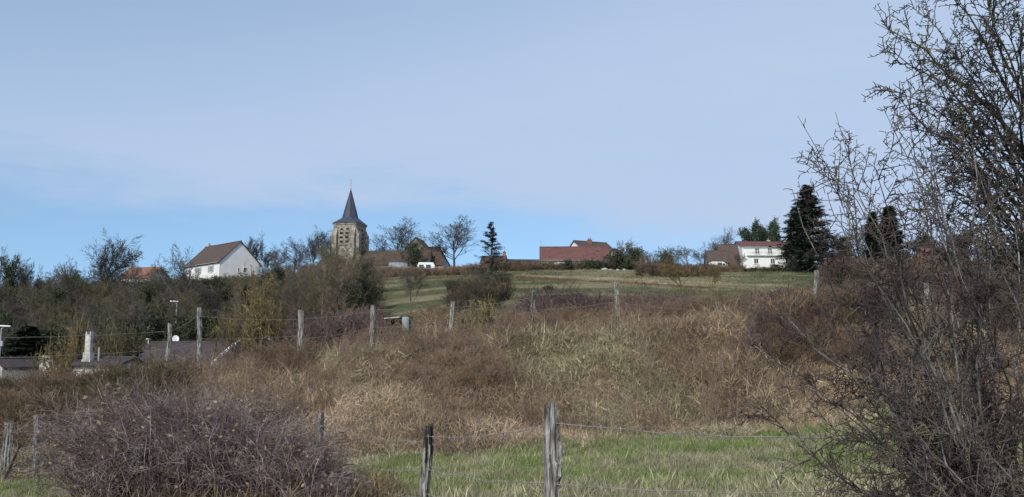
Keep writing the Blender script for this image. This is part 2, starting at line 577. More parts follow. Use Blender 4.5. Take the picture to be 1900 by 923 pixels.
def leaves(rng, C, size, flatn=None, aspect=.6):
    """little bent leaf quads at the points C"""
    k = len(C)
    a = nrm(rng.normal(size=(k, 3)))
    b = nrm(np.cross(a, rng.normal(size=(k, 3))))
    s = (size * rng.uniform(.6, 1.4, k))[:, None]
    V = np.stack([C - a * s, C + b * s * aspect, C + a * s, C - b * s * aspect], 1).reshape(-1, 3)
    return V, np.arange(k * 4).reshape(k, 4)


def join(parts):
    Vs, Qs, b = [], [], 0
    for V, Q in parts:
        Vs.append(V)
        Qs.append(Q + b)
        b += len(V)
    return np.concatenate(Vs), np.concatenate(Qs)


def spread(rng, P, k):
    """k random points on the polylines P"""
    i = rng.integers(0, P.shape[0], k)
    f = rng.random(k) * (P.shape[1] - 1)
    j = np.minimum(f.astype(int), P.shape[1] - 2)
    return P[i, j] + (P[i, j + 1] - P[i, j]) * (f - j)[:, None]


# ================================================================== THE GROUND
def lines(*segs):
    out = []
    for a, b, st in segs:
        out.append(np.arange(a, b, st))
    return np.concatenate(out)


def pix_arr(x, y, z):
    """photo pixel of world points (only used to decide which crop grows where)"""
    cp, sp = math.cos(PITCH), math.sin(PITCH)
    D = np.maximum(y * cp + (z - EYE) * sp, .1)
    U = -y * sp + (z - EYE) * cp
    return CX + F_PX * x / D, CY - F_PX * U / D


TRACK = [ground_px(p, Y) for p, Y in ((975, 146), (1040, 143), (1100, 135), (1150, 129), (1200, 121), (1300, 114))]
TRACK2 = [ground_px(p, Y) for p, Y in ((1080, 150), (1150, 140), (1230, 131), (1330, 127), (1450, 124))]


def dist_line(x, y, pts):
    d = np.full(np.shape(x), 1e9)
    for a, b in zip(pts[:-1], pts[1:]):
        ax, ay, bx, by = a.x, a.y, b.x, b.y
        t = np.clip(((x - ax) * (bx - ax) + (y - ay) * (by - ay)) / ((bx - ax)**2 + (by - ay)**2), 0, 1)
        d = np.minimum(d, np.hypot(x - ax - t * (bx - ax), y - ay - t * (by - ay)))
    return d


def smooth(a, b, v):
    t = np.clip((v - a) / (b - a), 0, 1)
    return t * t * (3 - 2 * t)


def mixc(c, col, w):
    return c * (1 - w[..., None]) + np.array(col) * w[..., None]


def meadow_edge(x):
    """where the mown grass meets the foot of the bank"""
    return 20.6 + 1.6 * smooth(0, 9, x) - 1.2 * smooth(-1, -6, x) + .7 * np.sin(x * .8) + .4 * np.sin(x * 2.1 + 1)


def ground_colour(x, y, z):
    n1, n2, n3 = vnoise(x, y, .35), vnoise(x, y, 1.1, 2), vnoise(x, y, .08, 4)
    a = x / np.maximum(y, 5)
    c = np.zeros(np.shape(x) + (3,)) + np.array([.085, .095, .04])
    c = mixc(c, (.15, .125, .07), smooth(.45, .75, n1))
    bank = smooth(-.6, .6, y - meadow_edge(x)) * (y < 60)
    c = mixc(c, (.15, .105, .065), bank)
    c = mixc(c, (.10, .07, .05), bank * smooth(.5, .8, n2))
    hill = smooth(40, 52, y)
    wood = np.maximum(smooth(-.135, -.175, a), smooth(.37, .44, a)) * hill
    pc = np.zeros(np.shape(x) + (3,)) + np.array([.112, .114, .063])
    st = vnoise(x * .16 + y * .03, y * 1.0, .21, 7)
    st2 = vnoise(x * .14 - y * .02, y * 1.0, .5, 9)
    dry = smooth(.40, .70, .6 * st + .4 * st2 + .12 * (n1 - .5) + .18 * smooth(.02, .10, a) * smooth(.32, .2, a))
    pc = mixc(pc, (.235, .205, .125), dry * .9)
    pc = mixc(pc, (.080, .105, .048), smooth(.22, .30, a) * smooth(.55, .3, n1) * .8)
    pc = mixc(pc, (.14, .085, .055), smooth(4.2, 1.6, dist_line(x, y, TRACK) + 2.5 * (n2 - .5)))
    pc = mixc(pc, (.34, .29, .18), smooth(3.0, 1, dist_line(x, y - 7.0, TRACK) + 2.5 * (n2 - .5)) * .7)
    pc = mixc(pc, (.34, .28, .17), smooth(2.6, .8, dist_line(x, y, TRACK2) + 2 * (n2 - .5)) * .7)
    c = mixc(c, (0, 0, 0), hill) + pc * hill[..., None]
    c = mixc(c, (.070, .055, .035), wood)
    c = mixc(c, (.15, .11, .065), smooth(52, 44, y) * smooth(38, 44, y))
    return c


def make_ground():
    xs = lines((-2500, -400, 300), (-400, -140, 26), (-140, -24, 1.6), (-24, 24, .4), (24, 150, 1.6), (150, 400, 25), (400, 2501, 300))
    ys = lines((-300, -20, 40), (-20, 4, 2), (4, 36, .4), (36, 225, 1.3), (225, 420, 15), (420, 3300, 240))
    X, Y = np.meshgrid(xs, ys)
    Z = HV(X, Y)
    ny, nx = X.shape
    I = np.arange(nx * ny).reshape(ny, nx)
    Q = np.stack([I[:-1, :-1], I[:-1, 1:], I[1:, 1:], I[1:, :-1]], -1).reshape(-1, 4)
    m, t, out = new_mat('ground_cover')
    a = nn(t, 'ShaderNodeAttribute', attribute_name='crop')
    tc = nn(t, 'ShaderNodeTexCoord')
    n = nn(t, 'ShaderNodeTexNoise')
    n.inputs['Scale'].default_value = 3
    n.inputs['Detail'].default_value = 8
    n.inputs['Roughness'].default_value = .7
    lk(t, tc.outputs['Object'], n.inputs['Vector'])
    n2 = nn(t, 'ShaderNodeTexNoise')
    n2.inputs['Scale'].default_value = .35
    n2.inputs['Detail'].default_value = 8
    n2.inputs['Roughness'].default_value = .75
    mp = nn(t, 'ShaderNodeMapping')
    mp.inputs['Scale'].default_value = (.5, 1.6, 1)
    lk(t, tc.outputs['Object'], mp.inputs[0])
    lk(t, mp.outputs[0], n2.inputs['Vector'])
    hs = nn(t, 'ShaderNodeHueSaturation')
    lk(t, a.outputs['Color'], hs.inputs['Color'])
    v = fmath(t, 'ADD', fmath(t, 'MULTIPLY', n.outputs[0], .9), fmath(t, 'MULTIPLY', n2.outputs[0], 1.3))
    lk(t, fmath(t, 'SUBTRACT', v, .1), hs.inputs['Value'])
    d = nn(t, 'ShaderNodeBsdfDiffuse')
    lk(t, hs.outputs[0], d.inputs[0])
    bp = nn(t, 'ShaderNodeBump')
    bp.inputs['Strength'].default_value = .8
    bp.inputs['Distance'].default_value = .15
    lk(t, n.outputs[0], bp.inputs['Height'])
    lk(t, bp.outputs[0], d.inputs['Normal'])
    lk(t, d.outputs[0], out.inputs[0])
    me = mesh_np('ground', np.stack([X, Y, Z], -1).reshape(-1, 3), Q, mats=[m], smooth=True)
    c = ground_colour(X.ravel(), Y.ravel(), Z.ravel())
    at_ = me.attributes.new('crop', 'FLOAT_COLOR', 'POINT')
    at_.data.foreach_set('color', np.concatenate([c, np.ones((len(c), 1))], 1).astype(np.float32).ravel())
    kind(link('ground', me), 'structure', 'meadow, weedy bank and hillside pasture under the grass')


make_ground()


# ================================================================== BUILDINGS
def gable_roof(L, Wd, eave, rise, over, gov, th, hip=(0., 0.)):
    """inverted V with thickness; hip = how far the ridge stops short at each end"""
    hw = Wd / 2 + over
    k = rise / (Wd / 2)
    ze = eave - over * k
    zr = eave + rise
    m = MB()
    e0, e1 = -L / 2 - gov, L / 2 + gov
    r0, r1 = e0 + hip[0], e1 - hip[1]
    top = [(e0, -hw, ze + th), (e1, -hw, ze + th), (r1, 0, zr + th), (r0, 0, zr + th), (e0, hw, ze + th), (e1, hw, ze + th)]
    bot = [(x, y, z - th) for x, y, z in top]
    m.poly_faces(top + bot, [(0, 1, 2, 3), (3, 2, 5, 4), (7, 6, 9, 8), (8, 9, 10, 11),
                             (0, 6, 7, 1), (4, 5, 11, 10), (0, 3, 9, 6), (3, 4, 10, 9), (1, 7, 8, 2), (2, 8, 11, 5)])
    return m


def gable_wall(L, Wd, eave, rise, deep=2.0, drop=.05, hip=(0., 0.)):
    m = MB()
    h = Wd / 2
    v = []
    for s, hp in ((-1, hip[0]), (1, hip[1])):
        x = s * L / 2
        v += [(x, -h, -deep), (x, h, -deep), (x, h, eave - drop), (x - s * hp, 0, eave + rise - drop), (x, -h, eave - drop)]
    m.poly_faces(v, [(0, 1, 2, 3, 4), (9, 8, 7, 6, 5), (0, 4, 9, 5), (1, 6, 7, 2), (0, 5, 6, 1), (4, 3, 8, 9), (3, 2, 7, 8)])
    return m


def wall_xf(face, L, Wd):
    """(u, z, out) on a wall -> local point"""
    return {'front': lambda u, z, o: (u, -Wd / 2 - o, z), 'back': lambda u, z, o: (-u, Wd / 2 + o, z),
            'right': lambda u, z, o: (L / 2 + o, u, z), 'left': lambda u, z, o: (-L / 2 - o, -u, z)}[face]


def face_box(m, f, u, z, o, w, h, d):
    a, b = Vector(f(u - w / 2, z, o)), Vector(f(u + w / 2, z + h, o + d))
    c = (a + b) / 2
    m.box(c, (abs(b.x - a.x), abs(b.y - a.y), abs(b.z - a.z)))


def window(root, f, u, z, w, h, frame='white_paint', shutters=None, sill=True, leaves_=2):
    m = MB()
    t = .09
    for uu in (-w / 2 + t / 2, w / 2 - t / 2):
        face_box(m, f, u + uu, z, .002, t, h, .06)
    face_box(m, f, u, z, .002, w - 2 * t, t, .06)
    face_box(m, f, u, z + h - t, .002, w - 2 * t, t, .06)
    if leaves_ == 2:
        face_box(m, f, u, z + t, .002, t, h - 2 * t, .055)
    fr = m.build('window', MAT[frame], root)
    p = MB()
    if leaves_ == 2:
        for s in (-1, 1):
            pw = w / 2 - 1.5 * t
            face_box(p, f, u + s * (t / 2 + pw / 2), z + t, .002, pw, h - 2 * t, .02)
    else:
        face_box(p, f, u, z + t, .002, w - 2 * t, h - 2 * t, .02)
    p.build('pane', MAT['glass'], fr)
    if sill:
        q = MB()
        face_box(q, f, u, z - .1, .002, w + .2, .09, .14)
        q.build('sill', MAT['plaster_old'], fr)
    if shutters:
        for s in (-1, 1):
            q = MB()
            sw = w / 2
            face_box(q, f, u + s * (w / 2 + sw / 2 + .02), z, .002, sw, h, .05)
            for b in (.18, .5, .82):
                face_box(q, f, u + s * (w / 2 + sw / 2 + .02), z + h * b - .04, .052, sw * .9, .08, .02)
            q.build('shutter', MAT[shutters], root)


def door(root, f, u, z, w, h, mat='dark'):
    m = MB()
    face_box(m, f, u, z, .002, w, h, .05)
    d = m.build('door', MAT[mat], root)
    q = MB()
    face_box(q, f, u + w * .36, z + h * .48, .052, .05, .12, .05)
    q.build('handle', MAT['metal'], d)


def chimney(root, x, y, z0, h, w, d, mat, pots=1, potmat='brick'):
    m = MB()
    m.box((x, y, z0 + h / 2), (w, d, h))
    m.box((x, y, z0 + h + .06), (w + .14, d + .14, .12))
    c = m.build('chimney', MAT[mat], root)
    for i in range(pots):
        q = MB()
        px_ = x + (i - (pots - 1) / 2) * .4
        q.tube([(px_, y, z0 + h + .12), (px_, y, z0 + h + .5)], [.14, .11], 8)
        q.build('chimney_pot', MAT[potmat], c)
    return c


def gutter(root, L, y, z, mat='metal'):
    m = MB()
    m.tube([(-L / 2, y, z), (L / 2, y, z)], .07, 6)
    m.build('gutter', MAT[mat], root)


def house(name, label, cat, c, rz, L, Wd, eave, rise, wall, roof, hip=(0, 0), over=.35, gov=.25, th=.18, ridge=True):
    r = empty(name, c, rz, label, cat)
    gable_wall(L, Wd, eave, rise, hip=hip).build('wall', MAT[wall], r)
    rf = gable_roof(L, Wd, eave, rise, over, gov, th, hip).build('roof', MAT[roof], r)
    if ridge:
        m = MB()
        z = eave + rise + th
        m.tube([(-L / 2 - gov + hip[0], 0, z), (L / 2 + gov - hip[1], 0, z)], .13, 6)
        m.build('ridge_tile', MAT[roof], rf)
    return r


# ---- white gabled house on the left
c0 = at(411, 500, 185)
hz = at(422, 514.5, 180).z
wh = house('gable_house', 'white house with a big brown roof and a bare gable end facing right', 'house',
           (c0.x, 185.2, hz), R(-43.4), 14.6, 9.0, 2.95, 4.3, 'plaster', 'tile_brown')
fr, rt = wall_xf('front', 14.6, 9.0), wall_xf('right', 14.6, 9.0)
window(wh, fr, 3.9, .9, 1.1, 1.35, shutters='shutter_green', leaves_=2)
window(wh, fr, -5.0, .2, .9, 1.7, frame='white_paint')
window(wh, fr, -1.2, .9, 1.1, 1.3, shutters='shutter_green')
window(wh, rt, 1.15, .95, .8, 1.15, leaves_=1)
window(wh, rt, -.25, 1.0, .45, 1.0, leaves_=1)
chimney(wh, -6.6, .35, 5.3, 2.5, .8, .6, 'plaster_old', 1)
gutter(wh, 14.8, -4.92, 2.72)
m = MB()
m.box((6.2, 5.1, 3.05), (1.2, 1.2, .9))
m.build('porch', MAT['plaster'], wh)

# ---- orange roof further left
c1 = ground_px(262, 192)
zt = at(262, 497, 192).z
oh = house('orange_roof_house', 'low house with a bright orange tiled roof half hidden by bare trees', 'house',
           (c1.x + .6, 192, zt - 5.0), R(-14), 7.6, 7, 2.6, 2.2, 'plaster_old', 'tile_orange')
chimney(oh, -3.4, .2, 4.3, 1.0, .5, .5, 'brick', 1)
window(oh, wall_xf('front', 7.6, 7), 1, .9, 1, 1.2)

# ---- church
CH_Y = 187.
cb = at(645, 500, CH_Y)
gz = H(cb.x, CH_Y)
zz = lambda py: at(645, py, CH_Y).z - gz
ch = empty('church', (cb.x + .3, CH_Y, gz), R(-15), 'old stone church with square belfry tower and dark slate spire', 'church')
TW = 5.15
he = zz(417)
hb = zz(437)
m = MB()
m.box((0, 0, he / 2 - 1), (TW, TW, he + 2))
tw = m.build('tower', MAT['stone'], ch)
for sx in (-1, 1):
    for sy in (-1, 1):
        for ax in (0, 1):
            # angle buttresses: stepped, with a sloped weathering at the top
            bw, pr = 1.05, .72
            m = MB()
            o = TW / 2
            if ax == 0:
                pts = [(sx * (o - .02), sy * (o - .003) - (sy > 0) * bw, z_) for z_ in (0,)]
                y0 = sy * (o - bw - .01) if sy > 0 else -o + .01
                prof = [(0, -2), (pr + .25, -2), (pr + .25, hb * .45), (pr, hb * .52), (pr, hb - .2), (0, hb + 1.3)]
                m.prism([(sx * (o + p), y0, z_) for p, z_ in prof], (0, bw, 0))
            else:
                x0 = sx * (o - bw - .013) if sx > 0 else -o + .013
                prof = [(0, -2), (pr + .25, -2), (pr + .25, hb * .45), (pr, hb * .52), (pr, hb - .2), (0, hb + 1.3)]
                m.prism([(x0, sy * (o + p), z_) for p, z_ in prof], (bw, 0, 0))
            m.build('buttress', MAT['stone'], ch)
m = MB()
m.box((0, 0, he - .18), (TW + .3, TW + .3, .3))
m.build('cornice', MAT['stone'], ch)
m = MB()
m.box((0, 0, zz(463)), (TW + .16, TW + .16, .2))
m.build('string_course', MAT['stone'], ch)


def arch_pts(f, u, z, w, h, o, n=7):
    p = [Vector(f(u - w / 2, z, o)), Vector(f(u + w / 2, z, o))]
    for i in range(n + 1):
        a = PI * i / n
        p.append(Vector(f(u + w / 2 * math.cos(a), z + h - w / 2 + w / 2 * math.sin(a), o)))
    return p


for face in ('front', 'right', 'back', 'left'):
    f = wall_xf(face, TW, TW)
    nvec = Vector(f(0, 0, 1)) - Vector(f(0, 0, 0))
    zb, hh = zz(459), zz(426.5) - zz(459)
    for u in (-.66, .66):
        m = MB()
        # stone surround, standing proud, with the dark belfry opening and its slanted louvres
        for s in (-1, 1):
            face_box(m, f, u + s * .46, zb - .1, .002, .16, hh - .35, .14)
        m2 = MB()
        m2.prism(arch_pts(f, u, zb, .74, hh, .004), nvec * .03)
        op = m2.build('belfry_opening', MAT['dark'], ch)
        m.build('arch_surround', MAT['stone'], op)
        for k in range(4):
            q = MB()
            zc = zb + .1 + k * hh / 4.1
            a, b = Vector(f(u - .36, zc, .04)), Vector(f(u + .36, zc, .04))
            up_ = Vector((0, 0, .36))
            q.prism([a, b, b + up_ * .16 + nvec * .12, a + up_ * .16 + nvec * .12], up_ * 1.15)
            q.build('louvre', MAT['stone'], op)
# broach roof and spire
ov = TW / 2 + .30
zs = zz(404.5)
zt = zz(353.5)
m = MB()
r1 = 1.66


def octo(r, z):
    return [(r * math.cos(PI / 8 + i * PI / 4), r * math.sin(PI / 8 + i * PI / 4), z) for i in range(8)]


sq = [(ov, ov * .414, he), (ov * .414, ov, he), (-ov * .414, ov, he), (-ov, ov * .414, he), (-ov, -ov * .414, he), (-ov * .414, -ov, he), (ov * .414, -ov, he), (ov, -ov * .414, he)]
oc = octo(r1, zs)
co = [(ov, ov, he - .05), (-ov, ov, he - .05), (-ov, -ov, he - .05), (ov, -ov, he - .05)]
b = sq + oc + co
m.poly_faces(b, [(0, 8, 15, 7), (1, 2, 10, 9), (3, 4, 12, 11), (5, 6, 14, 13), (0, 16, 8), (16, 1, 9), (16, 9, 8), (2, 17, 10), (17, 3, 11), (17, 11, 10), (4, 18, 12),
                 (18, 5, 13), (18, 13, 12), (6, 19, 14), (19, 7, 15), (19, 15, 14), (0, 7, 19, 6, 5, 18, 4, 3, 17, 2, 1, 16)])
br = m.build('broach_roof', MAT['slate'], ch)
m = MB()
m.loft([octo(r1 - .02, zs - .15), octo(r1 * .62, zs + (zt - zs) * .40), octo(r1 * .30, zs + (zt - zs) * .75), octo(.07, zt)])
sp = m.build('spire', MAT['slate'], ch)
for i in range(8):
    m = MB()
    a = PI / 8 + i * PI / 4
    m.tube([((r1 + .0) * math.cos(a), (r1 + .0) * math.sin(a), zs - .05), (r1 * .62 * math.cos(a), r1 * .62 * math.sin(a), zs + (zt - zs) * .40),
            (.07 * math.cos(a), .07 * math.sin(a), zt)], .06, 4)
    m.build('hip_roll', MAT['slate'], sp)
m = MB()
zc = zz(335)
m.tube([(0, 0, zt - .2), (0, 0, zc)], .05, 6)
m.box((0, 0, zc - .55), (.7, .06, .07))
m.tube([(0, 0, zt), (0, 0, zt + .3), (0, 0, zt + .55)], [.14, .17, .06], 8)
m.box((0, .0, zc + .12), (.42, .05, .26))
m.build('finial_cross', MAT['metal'], ch)
# nave to the right of the tower
nL, nW = 15.0, 7.0
e_n, r_n = zz(494), zz(467) - zz(494)
N = Matrix.Rotation(R(13), 4, 'Z')
nv = MB()
gw = gable_wall(nL, nW, e_n, r_n, 3)
gr = gable_roof(nL, nW, e_n, r_n, .3, .2, .16)
off = Vector((TW / 2 + nL / 2 * math.cos(R(13)) - .2, nL / 2 * math.sin(R(13)) + .4, 0))
for src, nm, mt in ((gw, 'nave_wall', 'stone'), (gr, 'nave_roof', 'tile_old')):
    src.v = [tuple((N @ Vector(v)) + off) for v in src.v]
    src.build(nm, MAT[mt], ch)

# ---- brown barn right of the church
bc = ground_px(806, 190)
zz2 = lambda py: at(806, py, 190).z - bc.z
bb = house('brown_barn', 'brown tiled barn behind the white caravan, with a hipped right end', 'barn', bc, R(-8), 5.6, 8.0, zz2(494), zz2(460.5) - zz2(494), 'plaster_grey', 'tile_old', hip=(0, 1.9))
window(bb, wall_xf('front', 5.6, 8), -.6, .6, .9, 1.1)
tb = ground_px(778, 198)
tz = lambda py: at(778, py, 198).z - tb.z
tall = house('steep_gable_house', 'steep brown roof just left of the hipped barn, behind the ivy tree', 'house', tb, R(80), 7, 8.4, tz(484), tz(446) - tz(484), 'plaster_grey', 'tile_old')

# ---- red roofed long house
rb = ground_px(1068, 190)
zz3 = lambda py: at(1068, py, 190).z - rb.z
L3 = (1133 - 1002) / F_PX * 188.5
rh = house('red_roof_farmhouse', 'long low farmhouse with a plain red tiled roof behind a brown hedge', 'farmhouse', rb, R(-2), L3, 8, zz3(486.5), zz3(460) - zz3(486.5), 'plaster', 'tile_red', hip=(0, 1.0))
f3 = wall_xf('front', L3, 8)
for u in (-5.5, -2.2, 1.6, 5.0):
    window(rh, f3, u, .1, .8, .9)
door(rh, f3, 3.2, -.6, .9, 1.9, 'shutter')
gutter(rh, L3 + .3, -4.42, zz3(486.5) - .12)
m = MB()
m.tube([(-L3 / 2 + .1, -.5, zz3(470)), (-L3 / 2 + .1, -.5, zz3(447))], .035, 5)
for k, w_ in enumerate((.9, .7, .5)):
    m.box((-L3 / 2 + .1, -.5, zz3(449 + k * 4)), (w_, .04, .04))
m.build('antenna', MAT['metal'], rh)
for u, z_ in ((3.9, 475), (4.6, 470)):
    q = MB()
    ry = -4 * (zz3(460) - zz3(z_)) / (zz3(460) - zz3(486.5))
    q.box((u, ry, zz3(z_) + .22), (.35, .3, .3))
    q.build('roof_vent', MAT['tile_dark'], rh)
kb = ground_px(1096, 199)
kz = lambda py: at(1096, py, 199).z - kb.z
kh = house('brown_roof_house', 'brown roofed house peeping over the red farmhouse roof with a brick chimney', 'house', kb, R(28), 8.5, 7.0, kz(468), kz(450.5) - kz(468), 'plaster', 'tile_brown')
chimney(kh, -.6, -.6, kz(456), 1.1, .8, .8, 'brick', 2)
gb = ground_px(1145, 193)
gzz = lambda py: at(1145, py, 193).z - gb.z
gs = house('stone_gable_shed', 'small stone shed with a pointed gable at the right end of the red farmhouse', 'shed', gb, R(62), 4, 3.2, gzz(477), gzz(465.5) - gzz(477), 'plaster_grey', 'tile_old')
window(gs, wall_xf('left', 4, 3.2), 0, gzz(480), .5, .6, leaves_=1)

# ---- dark house with a chimney and low sheds behind the spindly spruce
db = ground_px(917, 192)
dz = lambda py: at(917, py, 192).z - db.z
dh = house('dark_roof_cottage', 'small cottage with a dark red roof and end chimney behind the spindly spruce', 'cottage', db, R(-6), 5.0, 6.5, dz(492), dz(477) - dz(492), 'plaster_grey', 'tile_brown')
chimney(dh, 2.2, 0, dz(482), dz(469) - dz(482), .6, .6, 'brick', 1)
sb = ground_px(968, 194)
sz_ = lambda py: at(968, py, 194).z - sb.z
sh = house('long_shed', 'long low grey shed left of the red roofed farmhouse', 'shed', sb, R(4), 7.2, 4.5, sz_(491), sz_(484) - sz_(491), 'plaster_old', 'tile_dark')
door(sh, wall_xf('front', 7.2, 4.5), 1.6, -.3, 1.0, 1.5)
for u in (-2.4, .1, 2.8):
    m = MB()
    face_box(m, wall_xf('front', 7.2, 4.5), u, -.5, .05, .16, sz_(491) + .4, .14)
    m.build('pillar', MAT['stone_white'], sh)

# ---- white house on the right with its brown wings
vb = ground_px(1428, 190)
vz = lambda py: at(1428, py, 190).z - vb.z
LV = (1492 - 1368) / F_PX * 188
vh = house('white_house', 'white two storey house with red roof and shuttered windows beside the big cedar', 'house', vb, R(3), LV, 8, vz(461.5), 1.25, 'white_paint', 'tile_red', over=.35)
fv = wall_xf('front', LV, 8)
scl = 188 / F_PX
for px in (1395.5, 1419.5, 1444):
    window(vh, fv, (px - 1430) * scl, vz(472.5) - .42, 1.0, vz(461.5) - vz(472.5), shutters='shutter')
window(vh, fv, (1472 - 1430) * scl, vz(472.5) - .42, 1.0, vz(461.5) - vz(472.5), shutters='shutter')
for px in (1393, 1424, 1452):
    window(vh, fv, (px - 1430) * scl, vz(494), 1.0, 1.2, leaves_=2)
m = MB()
m.box((-.4, -4.3, vz(478) - .1), (LV * .82, .6, .1))
m.build('balcony', MAT['plaster'], vh)
m = MB()
for i in range(34):
    m.box((-.4 - LV * .41 + .1 + i * (LV * .82 - .2) / 33, -4.57, vz(478) + .42), (.035, .035, .84))
m.box((-.4, -4.57, vz(478) + .88), (LV * .82, .05, .06))
m.build('railing', MAT['white_paint'], vh)
chimney(vh, (1432 - 1430) * scl, .8, vz(454), .9, .5, .5, 'plaster_old', 1)
gutter(vh, LV, -4.44, vz(461.5) - .2)
wb = ground_px(1355, 186)
wz = lambda py: at(1355, py, 186).z - wb.z
wg = house('brown_wing', 'taller brown roofed wing joined to the left end of the white house', 'house', (wb.x, 187.5, wb.z), R(-12), 3.6, 8.2, wz(492), wz(454) - wz(492), 'plaster_old', 'tile_brown')
lb = ground_px(1329, 184)
lz = lambda py: at(1329, py, 184).z - lb.z
lw = house('low_brown_barn', 'lower brown roofed barn at the far left of the white house', 'barn', lb, R(-6), 4.0, 6, lz(489), lz(467) - lz(489), 'plaster_grey', 'tile_brown')
# stair flank in front of the white house
a, b = at(1402, 514, 178), at(1428, 496.5, 183)
st = empty('garden_stair', (a.x, a.y, H(a.x, a.y)), 0, 'grey sloping garden stair in front of the white house', 'stair')
d = Vector((b.x - a.x, b.y - a.y, 0))
n_st = 9
for k in range(n_st):
    q = a.lerp(b, (k + .5) / n_st) - st.location
    m = MB()
    m.box((q.x, q.y, q.z - .15), (d.length / n_st * 1.1, 1.1, .32), math.atan2(d.y, d.x))
    m.build('step', MAT['plaster_grey'], st)
m = MB()
ra, rb_ = a - st.location + Vector((0, -.6, .35)), b - st.location + Vector((0, -.6, .35))
m.tube([ra, rb_], .06, 5)
for k in range(4):
    q = ra.lerp(rb_, k / 3)
    m.tube([q, q - Vector((0, 0, .7))], .04, 5)
m.build('handrail', MAT['plaster_old'], st)

# ---- white van in front of the low barn
def vehicle(name, label, cat, loc, rz, L, Wd, h, kindv):
    r = empty(name, loc, rz, label, cat)
    m = MB()
    if kindv == 'van':
        prof = [(-L / 2, .35), (L / 2, .35), (L / 2, .95), (L / 2 - .25, 1.05), (L / 2 - .95, h * .93), (L / 2 - 1.3, h), (-L / 2 + .15, h), (-L / 2, h - .2)]
    else:
        prof = [(-L / 2 + .15, .40), (L / 2 - .35, .40), (L / 2, .9), (L / 2 - .1, h * .72), (L / 2 - .45, h), (-L / 2 + .3, h), (-L / 2, h * .75), (-L / 2, .7)]
    m.prism([(x, -Wd / 2, z) for x, z in prof], (0, Wd, 0))
    m.build('body', MAT['white_paint'], r)
    for y in (-1, 1):
        if kindv == 'van':
            sp_ = [(L / 2 - 1.9, .9, h * .55, h * .88), (L / 2 - 1.05, .55, h * .55, h * .80)]
        else:
            sp_ = [(-L * .28, 1.0, h * .48, h * .78), (L * .12, 1.0, h * .48, h * .78)]
        for xc, w_, z0, z1 in sp_:
            q = MB()
            q.box((xc, y * (Wd / 2 + .006), (z0 + z1) / 2), (w_, .02, z1 - z0))
            q.build('window', MAT['glass'], r)
        for xw in ((-L * .3, L * .3) if kindv == 'van' else (0,)):
            q = MB()
            q.tube([(xw, y * (Wd / 2 - .12), .33), (xw, y * (Wd / 2 + .01), .33)], .33, 14)
            wv = q.build('wheel', MAT['stick'], r)
            q = MB()
            q.tube([(xw, y * (Wd / 2 + .012), .33), (xw, y * (Wd / 2 + .03), .33)], .19, 12)
            q.build('hub_cap', MAT['metal'], wv)
    q = MB()
    if kindv == 'van':
        q.box((L / 2 + .01, 0, .5), (.08, Wd * .96, .22))
        q.build('bumper', MAT['tile_dark'], r)
        for y in (-1, 1):
            q = MB()
            q.box((L / 2 + .015, y * Wd * .38, .82), (.05, .3, .18))
            q.build('headlight', MAT['glass'], r)
    else:
        q.tube([(L / 2 - .4, 0, .42), (L / 2 + .9, 0, .40)], .06, 6)
        q.build('tow_bar', MAT['metal'], r)
    return r


p = ground_px(1334, 180)
vehicle('parked_van', 'white van parked in front of the low brown barn', 'van', p, R(8), 3.6, 1.8, 1.75, 'van')
p = ground_px(791, 180)
vehicle('caravan', 'white caravan parked in front of the hipped brown barn', 'caravan', p, R(4), 3.6, 2.0, at(791, 488, 180).z - p.z, 'caravan')
# grey half-round tunnel
p = ground_px(739, 180)
tn = empty('polytunnel', p, R(12), 'grey half round polytunnel beside the white caravan', 'polytunnel')
m = MB()
rr_, lt = 1.35, 4.0
pt = at(739, 487, 180).z - p.z
m.loft([[(x, rr_ * s_ * math.cos(PI * i / 12), (pt * (.25 + .75 * s_)) * math.sin(PI * i / 12)**.8) for i in range(13)] for x, s_ in ((-lt / 2, .80), (-lt / 2 + .3, .95), (0, 1), (lt / 2 - .3, .96), (lt / 2, .82))])
m.build('cover', MAT['tarp'], tn, True)
for k in range(5):
    x = -lt / 2 + .35 + k * (lt - .7) / 4
    m = MB()
    m.tube([(x, (rr_ + .03) * math.cos(PI * i / 12), (pt + .03) * math.sin(PI * i / 12)**.8) for i in range(13)], .04, 5)
    m.build('hoop', MAT['metal'], tn)

# ---- long dark roof low on the left, behind the fence
hb_ = at(340, 660, 85)
hg = H(hb_.x, 85)
z5 = lambda py: at(340, py, 85).z - hg
lh = house('dark_roof_bungalow', 'low white bungalow with long dark roof and a white verge, just beyond the bank', 'bungalow', (hb_.x, 86.5, hg), R(-17), 10.2, 7.0, z5(674), z5(638) - z5(674), 'plaster_old', 'tile_dark', gov=.15)
m = MB()
hw, k_ = 3.85, (z5(638) - z5(674)) / 3.5
for s in (-1, 1):
    m.prism([(5.26, s * hw, z5(674) - .35 * k_ - .12), (5.26, s * hw, z5(674) - .35 * k_ + .28), (5.26, 0, z5(638) + .34), (5.26, 0, z5(638) - .12)], (.42, 0, 0))
m.build('verge', MAT['white_paint'], lh)
f5 = wall_xf('front', 10.2, 7)
for u in (-3.6, -.6, 2.6):
    window(lh, f5, u, .4, 1.1, 1.0, shutters='shutter')
m = MB()
m.tube([(-4.6, -.2, z5(650)), (-4.6, -.2, z5(629))], .07, 6)
m.box((-4.6, -.2, z5(628)), (.36, .3, .12))
m.build('vent_pipe', MAT['stone_white'], lh)
